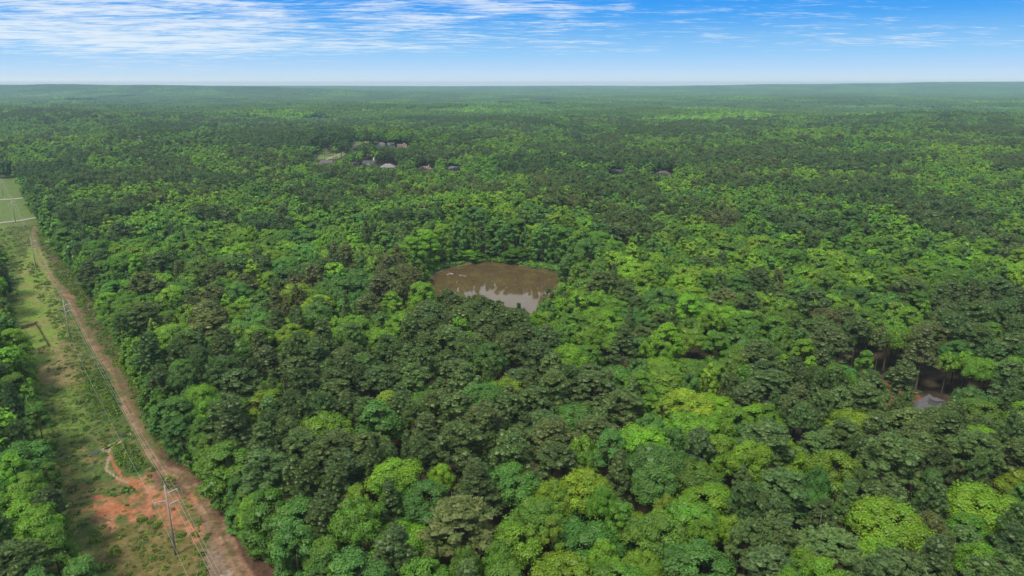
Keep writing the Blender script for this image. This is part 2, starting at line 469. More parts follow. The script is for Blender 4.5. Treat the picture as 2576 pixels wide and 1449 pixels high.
def soil_colour(x, y):
    s, t = st(x, y)
    def mixc(c, col, m): return c * (1 - m[..., None]) + np.array(col) * m[..., None]
    def soft(poly, edge=1.2, n=2.2, seed=1):
        w = gp(poly); d = seg_dist(x, y, w, True); d = np.where(inpoly(x, y, w), d, -d)
        d = d + (fbm(x / n, y / n, seed) - .5) * 2 * n * 1.2
        return sst(-edge, edge, d)
    n1 = fbm(x / 9, y / 9, 1); n2 = fbm(x / 2.2, y / 2.2, 5); n3 = vnoise(x / .8, y / .8, 9)
    c = np.zeros(x.shape + (3,)) + np.array((0.115, 0.115, 0.042))
    c = mixc(c, (0.075, 0.115, 0.032), sst(.42, .6, n1))
    c = mixc(c, (0.16, 0.115, 0.058), sst(.55, .75, n2) * .7)
    c = mixc(c, (0.045, 0.085, 0.022), sst(.56, .66, fbm(x / 3, y / 3, 12)) * .7)
    # lanes of the strip
    c = mixc(c, (0.12, 0.19, 0.035), sst(-4, -7, t) * sst(60, 90, s) * .55)
    c = mixc(c, (0.13, 0.20, 0.035), soft(MOWN, 2, 4, 2))
    c = mixc(c, (0.19, 0.16, 0.07), soft(MOWN, 2, 4, 2) * sst(.5, .7, fbm(x / 7, y / 7, 31)) * .6)
    c = mixc(c, (0.19, 0.15, 0.075), soft(DRYPATCH, 2.5, 4, 3) * .9)
    stripes = (np.sin(t * 2 * math.pi / 1.1) > 0.2) * soft(DRYPATCH, 2.5, 4, 3)
    c = mixc(c, (0.11, 0.13, 0.04), stripes * .5)
    c = mixc(c, (0.115, 0.105, 0.035), soft(OLIVE, 1.5, 3, 4) * .9)
    c = mixc(c, (0.15, 0.115, 0.05), soft(OLIVE, 1.5, 3, 4) * sst(.5, .68, n2) * .8)
    c = mixc(c, (0.05, 0.09, 0.022), soft(BRUSH, 2, 3, 5) * .8)
    c = mixc(c, (0.05, 0.085, 0.025), soft(BRUSH2, 2, 3, 6) * .7)
    for fm in (FARMEADOW, FARMEADOW2):
        c = mixc(c, (0.115, 0.175, 0.04), soft(fm, 3, 6, 7) * .9)
    c = mixc(c, (0.092, 0.140, 0.038), sst(455, 480, s) * .75)
    # earth along the forest edge on the right of the strip
    edge = sst(4.5, 8, t + (n1 - .5) * 5) * sst(20, 110, s) * sst(420, 340, s)
    c = mixc(c, (0.10, 0.088, 0.045), edge * .75)
    c = mixc(c, (0.15, 0.085, 0.06), edge * sst(.55, .72, fbm(x / 4, y / 4, 22)) * .8)
    c = mixc(c, (0.085, 0.045, 0.036), soft(MULCH, 1.2, 2.5, 8) * .95)
    c = mixc(c, (0.21, 0.145, 0.11), soft(GRAVEL, 1.0, 2.2, 9) * .9)
    c = mixc(c, (0.36, 0.31, 0.27), soft(GRAVEL, 1.0, 2.2, 9) * sst(.48, .62, n2) * sst(-2, -22, s) * .9)
    c = mixc(c, (0.12, 0.09, 0.08), soft(GRAVEL, .8, 2, 9) * (np.abs(fbm(x / 1.6, y / 1.6, 41) - .5) < .022) * .8)
    # red clay washout
    m = soft(CLAY, 1.3, 3.0, 10)
    m = m * (.35 + .65 * sst(.30, .46, fbm(x / 3.5, y / 3.5, 19)))
    c = mixc(c, (0.30, 0.135, 0.080), m * .92)
    c = mixc(c, (0.36, 0.20, 0.13), m * sst(.5, .68, n1) * .8)
    c = mixc(c, (0.34, 0.115, 0.055), m * sst(.52, .64, fbm(x / 2.8, y / 2.8, 17)) * .6)
    c = mixc(c, (0.10, 0.11, 0.035), m * sst(.62, .70, fbm(x / 2.4, y / 2.4, 25)) * .85)
    c = mixc(c, (0.42, 0.16, 0.085), soft(CLAY2, .8, 1.5, 11) * .8)
    c = mixc(c, (0.12, 0.075, 0.055), soft(DARKSCRUB, 1, 2, 12) * .85)
    c = mixc(c, (0.11, 0.065, 0.045), soft(DARKSCRUB2, 1, 2, 13) * .85)
    # track with two wheel ruts
    d = seg_dist(x, y, gp(TRACK)) + (n2 - .5) * 1.0
    w = np.where(s > 40, np.where(s > 170, .45, .75), 1.7) + (fbm(s / 11, s * 0, 66) - .5) * 1.6
    on = sst(w + .7, w - .3, d)
    gap = (1 - sst(28, 40, s) * sst(75, 66, s) * 0.0)
    hid = 1 - .8 * sst(98, 104, s) * sst(128, 118, s)
    on = on * hid * (.35 + .65 * sst(.36, .52, fbm(x / 7, y / 7, 67)))
    c = mixc(c, (0.215, 0.128, 0.080), on * .9)
    c = mixc(c, (0.27, 0.185, 0.135), on * sst(.45, .65, n2) * .6)
    c = mixc(c, (0.12, 0.095, 0.045), sst(.65, .25, d) * sst(.36, .5, fbm(x / 5, y / 5, 33)) * .85)
    c = mixc(c, (0.22, 0.125, 0.085), sst(2.4, 1.0, seg_dist(x, y, gp(DIRT_SPUR))) * .9)
    # rills and sand
    c = mixc(c, (0.30, 0.11, 0.06), sst(.55, .2, seg_dist(x, y, gp(RILL_RED)) + (n3 - .5) * .4))
    c = mixc(c, (0.30, 0.235, 0.165), sst(.5, .2, seg_dist(x, y, gp(RILL_SAND)) + (n3 - .5) * .4))
    c = mixc(c, (0.36, 0.30, 0.22), soft(SANDBAR, .4, .6, 14))
    c = c * .88 * (0.78 + 0.44 * n3[..., None]) * (0.85 + .3 * n2[..., None])
    return np.clip(c, 0.01, 0.7)


def build_clearing():
    ss = np.concatenate([np.arange(-120, 110, .45), np.arange(110, 450, 0.9), np.arange(450, 1150, 3.0)])
    ts = np.arange(-26, 24.01, .5)
    Sg, Tg = np.meshgrid(ss, ts, indexing='ij')
    X = P1[0] + Sg * UDIR[0] + Tg * NDIR[0]; Y = P1[1] + Sg * UDIR[1] + Tg * NDIR[1]
    Z = terrain(X, Y) + 0.06 + 0.22 * fbm(X / 3, Y / 3, 50) + 0.05 * vnoise(X / .5, Y / .5, 51)
    d = seg_dist(X, Y, gp(TRACK)); Z -= 0.16 * sst(2.4, 1.2, d) * sst(.3, .9, d)
    for rl in (RILL_RED, RILL_SAND): Z -= .22 * sst(.7, .2, seg_dist(X, Y, gp(rl)))
    w = gp(CLAY); dd = np.where(inpoly(X, Y, w), seg_dist(X, Y, w, True), 0); Z -= .15 * sst(0, 2, dd)
    C = soil_colour(X, Y)
    nr, nc = X.shape
    V = np.stack([X, Y, Z], -1).reshape(-1, 3)
    i = np.arange(nr - 1)[:, None] * nc + np.arange(nc - 1)[None]
    F = np.stack([i, i + nc, i + nc + 1, i + 1], -1).reshape(-1, 4)
    C4 = np.concatenate([C.reshape(-1, 3), np.ones((nr * nc, 1))], 1)
    o = link('clearing_ground', mesh_np('clearing_ground', V, F, [M_SOIL], attr={'soil': ('POINT', 'FLOAT_COLOR', C4)}, smooth=True))
    tag(o, kind='structure')


build_clearing()


def ribbon(name, pts, width, mat, lift=0.32, kind='structure', px=True, step=4.0):
    w = [at(*p) for p in pts] if px else [np.array(p) for p in pts]
    P = []
    for a, b in zip(w[:-1], w[1:]):
        n = max(1, int(np.hypot(*(b - a)[:2]) / step))
        P += [a + (b - a) * k / n for k in range(n)]
    P.append(w[-1]); P = np.array(P)
    D = np.gradient(P[:, :2], axis=0); D /= np.linalg.norm(D, axis=1)[:, None] + 1e-9
    N = np.stack([-D[:, 1], D[:, 0]], 1); V = []
    for k in (-1, -.33, .33, 1):
        q = P[:, :2] + N * width / 2 * k
        V.append(np.column_stack([q, terrain(q[:, 0], q[:, 1]) + lift + (0.04 if abs(k) < .5 else 0)]))
    n = len(P); V = np.concatenate(V); F = []
    for k in range(3):
        i = np.arange(n - 1) + k * n
        F.append(np.stack([i, i + 1, i + n + 1, i + n], 1))
    o = link(name, mesh_np(name, V, [np.concatenate(F)], [mat], smooth=True)); tag(o, kind=kind)
    return o


M_ROAD = simple_mat('pale_gravel_road', (0.36, 0.33, 0.29), 0.9, 0.15, 0.8)
M_ASPH = simple_mat('worn_asphalt', (0.24, 0.23, 0.21), 0.9, 0.12, 0.6)
ribbon('road', ROAD1, 5.5, M_ASPH, 0.42)
ribbon('road', ROAD2, 4.2, M_ROAD, 0.42)


def sheet(name, poly_px, mat, lift, cell=6.0, px=True):
    w = [at(*p)[:2] for p in poly_px] if px else [np.array(p[:2]) for p in poly_px]
    w = np.array(w); a = w.min(0); b = w.max(0)
    xs = np.arange(a[0], b[0] + cell, cell); ys = np.arange(a[1], b[1] + cell, cell)
    X, Y = np.meshgrid(xs, ys, indexing='ij'); nr, nc = X.shape
    V = np.stack([X, Y, terrain(X, Y) + lift], -1).reshape(-1, 3)
    i = (np.arange(nr - 1)[:, None] * nc + np.arange(nc - 1)[None]).ravel()
    F = np.stack([i, i + nc, i + nc + 1, i + 1], -1)
    cen = V[F].mean(1); F = F[inpoly(cen[:, 0], cen[:, 1], [tuple(p) for p in w])]
    if len(F) == 0: return None
    o = link(name, mesh_np(name, V, F, [mat], smooth=True)); tag(o, kind='structure'); return o


M_GRASS = simple_mat('mown_grass', (0.115, 0.165, 0.045), 0.95, 0.3, 0.05)
M_FIELD = simple_mat('pale_field', (0.24, 0.27, 0.15), 0.95, 0.2, 0.02)
LAWN1 = [(782, 403), (786, 393), (800, 384), (812, 374), (826, 375), (824, 384), (836, 388), (858, 389), (878, 382), (866, 394), (846, 402), (815, 402), (800, 406)]
LAWN2 = [(884, 377), (886, 358), (904, 356), (948, 357), (948, 360), (908, 362), (896, 378)]
FIELD3 = [(790, 301), (822, 301), (824, 306), (788, 306)]
sheet('lawn', LAWN1, M_GRASS, 0.35)
sheet('lawn', LAWN2, M_GRASS, 0.35)
sheet('field', FIELD3, M_FIELD, 1.0, cell=14.0)
ribbon('road', [(806, 411), (824, 401), (846, 392), (866, 383)], 4.5, M_ASPH, 0.55)
ribbon('road', [(884, 378), (890, 372), (894, 366)], 4.5, M_ASPH, 0.55)

# ------------------------------------------------------------------ pond
def build_pond():
    m = new_mat('muddy_water'); nt = m.node_tree; L = nt.links
    tc = nd(nt, 'ShaderNodeTexCoord')
    n = nd(nt, 'ShaderNodeTexNoise', inp={'Scale': 0.09, 'Detail': 5.0, 'Roughness': 0.6}); L.new(tc.outputs['Object'], n.inputs['Vector'])
    c = mixrgb(nt, maprange(nt, n.outputs[0], .4, .65), (0.078, 0.054, 0.028), (0.094, 0.070, 0.032))
    b = nd(nt, 'ShaderNodeBsdfPrincipled', inp={'Roughness': 0.035, 'IOR': 1.36, 'Specular IOR Level': 0.75})
    L.new(c, b.inputs['Base Color'])
    w = nd(nt, 'ShaderNodeTexNoise', inp={'Scale': 1.6, 'Detail': 3.0, 'Roughness': 0.5}); L.new(tc.outputs['Object'], w.inputs['Vector'])
    bp = nd(nt, 'ShaderNodeBump', inp={'Strength': 0.045, 'Distance': 0.06}); L.new(w.outputs[0], bp.inputs['Height']); L.new(bp.outputs[0], b.inputs['Normal'])
    o = nd(nt, 'ShaderNodeOutputMaterial'); L.new(b.outputs[0], o.inputs[0])
    me = bpy.data.meshes.new('pond_water')
    me.from_pydata([(x, y, WATER_Z) for x, y in POND], [], [tuple(range(len(POND)))])
    me.materials.append(m); me.update()
    if me.polygons[0].normal.z < 0: me.flip_normals()
    tag(link('pond_water', me), kind='structure')
    # bare muddy bank round the far shore
    mud = simple_mat('muddy_bank', (0.095, 0.088, 0.042), 0.9, 0.3, 0.7)
    V = []; F = []
    pts = pond_far; cx, cy = -3, 330
    for i, (x, y) in enumerate(pts):
        d = np.array([x - cx, y - cy]); d /= np.linalg.norm(d); wdt = 2.6 + 1.4 * math.sin(i * 2.1) + (1.2 if 1 <= i <= 4 else 0)
        V += [(x - d[0] * .5, y - d[1] * .5, WATER_Z - .15), (x + d[0] * wdt, y + d[1] * wdt, 0.12), (x + d[0] * (wdt + 5), y + d[1] * (wdt + 5), 0.22)]
        if i:
            a = (i - 1) * 3; b_ = i * 3
            F += [(a, a + 1, b_ + 1, b_), (a + 1, a + 2, b_ + 2, b_ + 1)]
    me = bpy.data.meshes.new('pond_bank'); me.from_pydata(V, [], F); me.materials.append(mud); me.update()
    tag(link('pond_bank', me), kind='structure')


build_pond()

# ------------------------------------------------------------------ tree meshes
_ICO_V = None


def ico():
    p = (1 + 5 ** .5) / 2
    v = np.array([(-1, p, 0), (1, p, 0), (-1, -p, 0), (1, -p, 0), (0, -1, p), (0, 1, p), (0, -1, -p), (0, 1, -p), (p, 0, -1), (p, 0, 1), (-p, 0, -1), (-p, 0, 1)], float)
    v /= np.linalg.norm(v[0])
    f = np.array([(0, 11, 5), (0, 5, 1), (0, 1, 7), (0, 7, 10), (0, 10, 11), (1, 5, 9), (5, 11, 4), (11, 10, 2), (10, 7, 6), (7, 1, 8), (3, 9, 4), (3, 4, 2), (3, 2, 6), (3, 6, 8), (3, 8, 9), (4, 9, 5), (2, 4, 11), (6, 2, 10), (8, 6, 7), (9, 8, 1)])
    return v, f


def ico2():
    v, f = ico(); v = list(map(tuple, v)); cache = {}; out = []
    def mid(a, b):
        k = (min(a, b), max(a, b))
        if k not in cache:
            m = (np.array(v[a]) + np.array(v[b])); m /= np.linalg.norm(m); v.append(tuple(m)); cache[k] = len(v) - 1
        return cache[k]
    for a, b, c in f:
        ab, bc, ca = mid(a, b), mid(b, c), mid(c, a); out += [(a, ab, ca), (b, bc, ab), (c, ca, bc), (ab, bc, ca)]
    return np.array(v), np.array(out)


ICO = ico(); ICO2 = ico2()


def rand_dirs(n, g, zmin=-1.0):
    z = g.uniform(zmin, 1, n); a = g.uniform(0, 2 * math.pi, n); r = np.sqrt(1 - z * z)
    return np.stack([r * np.cos(a), r * np.sin(a), z], 1)


def quads_at(P, N, size, g, aspect=0.75, bend=0.25):
    """little bent leaf sprays: two triangles hinged along the long axis"""
    n = len(P); N = N / (np.linalg.norm(N, axis=1)[:, None] + 1e-9)
    r = g.normal(size=(n, 3)); A = np.cross(N, r); A /= np.linalg.norm(A, axis=1)[:, None] + 1e-9; B = np.cross(N, A)
    s = size[:, None]
    v0 = P - A * s * .5; v2 = P + A * s * .5
    v1 = P + B * s * .5 * aspect - N * s * bend * .5; v3 = P - B * s * .5 * aspect - N * s * bend * .5
    V = np.stack([v0, v1, v2, v3], 1).reshape(-1, 3)
    F = np.arange(4 * n).reshape(-1, 4)
    return V, F


def crown_lobes(kind, g, n):
    """centres and radii of the leaf masses of a crown"""
    if kind == 'round':
        d = rand_dirs(n, g, -0.55); R0 = 4.1; c = np.array([0, 0, 14.0]); q = d * np.array([1, 1, 1.12]) * R0 * g.uniform(.55, .86, n)[:, None]
        rad = g.uniform(1.0, 1.75, n)
    elif kind == 'wide':
        d = rand_dirs(n, g, -0.35); R0 = 5.0; c = np.array([0, 0, 13.2]); q = d * np.array([1, .9, .82]) * R0 * g.uniform(.5, .88, n)[:, None]
        rad = g.uniform(1.1, 1.9, n)
    elif kind == 'tall':
        d = rand_dirs(n, g, -1); zz = g.uniform(0, 1, n); w = np.sqrt(np.clip(1 - zz, 0, 1)) * .95 + .12
        a = g.uniform(0, 2 * math.pi, n); c = np.array([0, 0, 8.0]); q = np.stack([np.cos(a) * w * 3.0, np.sin(a) * w * 3.0, zz * 11.5], 1)
        rad = g.uniform(.8, 1.35, n)
    elif kind == 'low':          # a tree at the wood's edge, leafy to the ground
        zz = g.uniform(0, 1, n); a = g.uniform(0, 2 * math.pi, n); w = np.sin(np.clip(zz, 0.02, 1) ** .75 * math.pi * .80 + .35)
        c = np.array([0, 0, 1.2]); q = np.stack([np.cos(a) * w * 3.2, np.sin(a) * w * 3.2, zz * 15.0], 1); rad = g.uniform(.9, 1.7, n)
    k = np.array([math.cos(1.1), math.sin(1.1), 0]) * .0
    return q + c + k, rad


def make_broadleaf(kind, seed, nl, per, size, core=True, rs=1.0, tv=1.0):
    g = np.random.default_rng(seed)
    C, Rd = crown_lobes(kind, g, nl); Rd = Rd * rs * g.uniform(.75, 1.2, nl)
    cen = C.mean(0)
    V = []; Q = []; T = []; tq = []; tt = []; off = 0
    lt = g.uniform(1 - .20 * tv, 1 + .22 * tv, nl); lw = g.uniform(-.10, .12, nl)
    for i in range(nl):
        out = (C[i] - cen); out = out / (np.linalg.norm(out) + 1e-6)
        d = rand_dirs(per, g, -.75) + out * .55 + np.array([0, 0, .35]); d /= np.linalg.norm(d, axis=1)[:, None]
        P = C[i] + d * (Rd[i] * g.uniform(.72, 1.12, per))[:, None]
        P[:, 2] -= .12 * Rd[i] * g.random(per)
        N = d + g.normal(size=(per, 3)) * .38 + np.array([0, 0, .25])
        v, f = quads_at(P, N, size * g.uniform(.65, 1.35, per), g)
        V.append(v); Q.append(f + off); off += len(v)
        b = lt[i] * g.uniform(1 - .22 * tv, 1 + .22 * tv, per)
        tq.append(np.stack([b * (1 + lw[i] + .08 * g.normal(size=per)), b, b * (1 - lw[i])], 1))
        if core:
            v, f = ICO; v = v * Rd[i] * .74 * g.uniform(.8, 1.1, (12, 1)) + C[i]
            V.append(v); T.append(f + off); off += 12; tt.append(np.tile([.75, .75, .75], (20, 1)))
    F = [np.concatenate(Q)] + ([np.concatenate(T)] if T else [])
    tint = np.concatenate(tq + tt)
    tint = np.concatenate([tint, np.ones((len(tint), 1))], 1)
    return np.concatenate(V), F, tint, (C, Rd)


def make_pine(seed, nl, tufts, needles, nlen, core=True, shape=0, rs=1.0):
    g = np.random.default_rng(seed)
    zz = g.random(nl) ** (.80 if shape == 0 else 1.0)
    a = g.uniform(0, 2 * math.pi, nl)
    if shape == 0:   # flat-topped old pine: dome
        w = np.sqrt(np.clip(1 - (zz * .98) ** 2.2, 0, 1)) * g.uniform(.45, 1, nl); Hh = 7.6; z0 = 12.6; W = 3.5
    elif shape == 1:  # pointed young pine
        w = (1 - zz * .9) * g.uniform(.5, 1, nl); Hh = 10.5; z0 = 10.0; W = 3.1
    else:
        w = np.sqrt(np.clip(1 - (zz * .95) ** 2, 0, 1)) * g.uniform(.3, 1, nl); Hh = 9.0; z0 = 11.2; W = 3.2
    C = np.stack([np.cos(a) * w * W, np.sin(a) * w * W, z0 + zz * Hh], 1)
    Rd = g.uniform(.60, 1.05, nl) * rs
    V = []; T = []; tt = []; off = 0
    cen = np.array([0, 0, z0 + Hh * .25])
    lt = g.uniform(.8, 1.25, nl); lw = g.uniform(-.1, .14, nl)
    for i in range(nl):
        out = C[i] - cen; out /= np.linalg.norm(out) + 1e-6
        d = rand_dirs(tufts, g, -.45) + out * .45 + np.array([0, 0, .4]); d /= np.linalg.norm(d, axis=1)[:, None]
        TP = C[i] + d * (Rd[i] * g.uniform(.45, 1.0, tufts))[:, None] * np.array([1, 1, .9])
        n = tufts * needles
        base = np.repeat(TP, needles, 0); dd = np.repeat(d, needles, 0) * .55 + rand_dirs(n, g, -.35) + np.array([0, 0, .25])
        dd /= np.linalg.norm(dd, axis=1)[:, None]
        L_ = nlen * g.uniform(.6, 1.25, n)[:, None]
        side = np.cross(dd, g.normal(size=(n, 3))); side /= np.linalg.norm(side, axis=1)[:, None] + 1e-9
        wd = nlen * .30
        v = np.stack([base - side * wd * .5 - dd * L_ * .15, base + side * wd * .5 - dd * L_ * .15, base + dd * L_ + side * wd * .25], 1).reshape(-1, 3)
        V.append(v); T.append(np.arange(3 * n).reshape(-1, 3) + off); off += 3 * n
        tb = np.repeat(g.uniform(.82, 1.2, tufts), needles) * lt[i] * g.uniform(.85, 1.15, n)
        tt.append(np.stack([tb * (1 + lw[i]), tb, tb * (1 - lw[i])], 1))
        if core:
            v, f = ICO; v = v * Rd[i] * np.array([.70, .70, .62]) * g.uniform(.8, 1.1, (12, 1)) + C[i]
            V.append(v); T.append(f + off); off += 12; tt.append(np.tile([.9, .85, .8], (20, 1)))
    tint = np.concatenate(tt); tint = np.concatenate([tint, np.ones((len(tint), 1))], 1)
    return np.concatenate(V), [np.concatenate(T)], tint, (C, Rd)


def trunk_mb(C, Rd, top, r0, g, nb, sides=6, start=0.0, lean=0.4):
    mb = MB(); lx, ly = g.uniform(-lean, lean, 2)
    pts = [(lx * (k / 5) ** 2, ly * (k / 5) ** 2, start + (top - start) * k / 5) for k in range(6)]
    pts[0] = (0, 0, -0.6)
    mb.tube(pts, [r0 * (1.15 - .95 * k / 5) for k in range(6)], sides)
    idx = g.permutation(len(C))[:nb]
    for i in idx:
        c = C[i]; zb = max(top * .35, c[2] - .9 * math.hypot(c[0], c[1]) - .8); k = min(1, zb / top)
        a = (lx * k * k, ly * k * k, zb)
        m = ((a[0] + c[0]) / 2, (a[1] + c[1]) / 2, (a[2] * .55 + c[2] * .45))
        mb.tube([a, m, tuple(c)], [r0 * .34, r0 * .24, r0 * .1], 4, cap=False)
    return mb


def trunk_mesh(name, mb, mat):
    me = bpy.data.meshes.new(name); me.from_pydata(mb.v, [], mb.f); me.materials.append(mat); me.update(); return me


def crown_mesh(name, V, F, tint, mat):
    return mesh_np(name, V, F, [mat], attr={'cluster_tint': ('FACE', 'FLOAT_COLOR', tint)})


BL = []   # near broadleaf: (crown mesh, trunk mesh, kind)
for i, kd in enumerate(['round', 'round', 'wide', 'round', 'tall', 'wide', 'tall', 'round', 'low', 'low', 'low']):
    g = np.random.default_rng(100 + i)
    nl = {'round': 66, 'wide': 80, 'tall': 62, 'low': 72}[kd]
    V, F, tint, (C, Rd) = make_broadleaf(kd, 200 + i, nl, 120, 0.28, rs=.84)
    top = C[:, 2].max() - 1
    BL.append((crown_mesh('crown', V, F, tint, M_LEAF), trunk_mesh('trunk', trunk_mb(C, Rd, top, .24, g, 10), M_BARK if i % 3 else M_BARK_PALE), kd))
PN = []
for i in range(7):
    g = np.random.default_rng(300 + i); shp = (0, 0, 2, 0, 2, 1, 0)[i]
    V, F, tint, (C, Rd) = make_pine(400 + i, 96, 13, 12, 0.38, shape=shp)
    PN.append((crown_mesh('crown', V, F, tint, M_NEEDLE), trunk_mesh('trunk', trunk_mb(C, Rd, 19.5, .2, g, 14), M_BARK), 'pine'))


def join_tree(name, crown_args, trunk):
    """one mesh with crown and stem, for woodland beyond the trees built singly"""
    V, F, tint, mat, bark = crown_args
    tv = np.array(trunk.v); nv = len(V)
    quads = [f for f in trunk.f if len(f) == 4]
    fq = np.array(quads) + nv
    Fs = [f for f in F] + [fq]
    tints = np.concatenate([tint, np.ones((len(fq), 4))])
    mi = np.concatenate([np.zeros(sum(len(f) for f in F)), np.ones(len(fq))])
    return mesh_np(name, np.concatenate([V, tv]), Fs, [mat, bark], attr={'cluster_tint': ('FACE', 'FLOAT_COLOR', tints)}, matidx=mi)


SRC_B, SRC_P = [], []      # sources for instancing; first the fine ones, then the coarse ones
KINDS_B = []
for i, kd in enumerate(['round', 'wide', 'tall', 'round', 'wide', 'low', 'low']):
    g = np.random.default_rng(500 + i)
    V, F, tint, (C, Rd) = make_broadleaf(kd, 600 + i, 46, 42, 0.52, rs=.88)
    SRC_B.append(join_tree('woodland_tree', (V, F, tint, M_LEAF, M_BARK), trunk_mb(C, Rd, C[:, 2].max() - 1, .24, g, 6, 5)))
for i, kd in enumerate(['round', 'wide', 'tall', 'round', 'low']):
    g = np.random.default_rng(700 + i)
    V, F, tint, (C, Rd) = make_broadleaf(kd, 800 + i, 24, 20, .88, tv=.45)
    SRC_B.append(join_tree('woodland_tree', (V, F, tint, M_LEAF, M_BARK), trunk_mb(C, Rd, C[:, 2].max() - 1, .24, g, 2, 4)))
for i in range(4):
    g = np.random.default_rng(900 + i)
    V, F, tint, (C, Rd) = make_pine(1000 + i, 54, 10, 7, 0.58, rs=1.15, shape=(0, 2, 0, 1)[i])
    SRC_P.append(join_tree('woodland_pine', (V, F, tint, M_NEEDLE, M_BARK), trunk_mb(C, Rd, 19.3, .2, g, 6, 5)))
for i in range(4):
    g = np.random.default_rng(1100 + i)
    V, F, tint, (C, Rd) = make_pine(1200 + i, 30, 7, 6, .95, rs=1.25, shape=(0, 2, 0, 1)[i])
    SRC_P.append(join_tree('woodland_pine', (V, F, tint, M_NEEDLE, M_BARK), trunk_mb(C, Rd, 19.3, .2, g, 1, 4)))


def make_stand(seed, pine_share):
    """60 m square of far woodland, each crown its own bumpy dome"""
    g = np.random.default_rng(seed); V = []; F = []; T = []; off = 0
    v0, f0 = ICO2
    gx, gy = np.meshgrid(np.arange(9), np.arange(9)); cx = (gx.ravel() + g.uniform(.1, .9, 81)) * 7 - 31.5; cy = (gy.ravel() + g.uniform(.1, .9, 81)) * 7 - 31.5
    for i in range(81):
        pine = g.random() < pine_share
        r = g.uniform(3.2, 4.4) if pine else g.uniform(3.6, 5.6); h = g.uniform(16, 21) if pine else g.uniform(13, 20)
        v = v0 * np.array([r, r, r * (1.1 if pine else .95)]) * g.uniform(.78, 1.18, (len(v0), 1)) + np.array([cx[i], cy[i], h - r])
        V.append(v); F.append(f0 + off); off += len(v0)
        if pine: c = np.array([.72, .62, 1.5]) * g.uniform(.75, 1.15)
        else: c = np.array([g.uniform(.8, 1.25), 1, g.uniform(.8, 1.1)]) * g.uniform(.75, 1.25)
        T.append(np.tile(c, (len(f0), 1)) * g.uniform(.75, 1.25, (len(f0), 1)))
    t = np.concatenate(T); t = np.concatenate([t, np.ones((len(t), 1))], 1)
    return mesh_np('far_stand', np.concatenate(V), [np.concatenate(F)], [M_FAR], attr={'cluster_tint': ('FACE', 'FLOAT_COLOR', t)})


SRC_S = [make_stand(1300 + i, p) for i, p in enumerate((0.05, .15, .3, .5, .8, .95))]

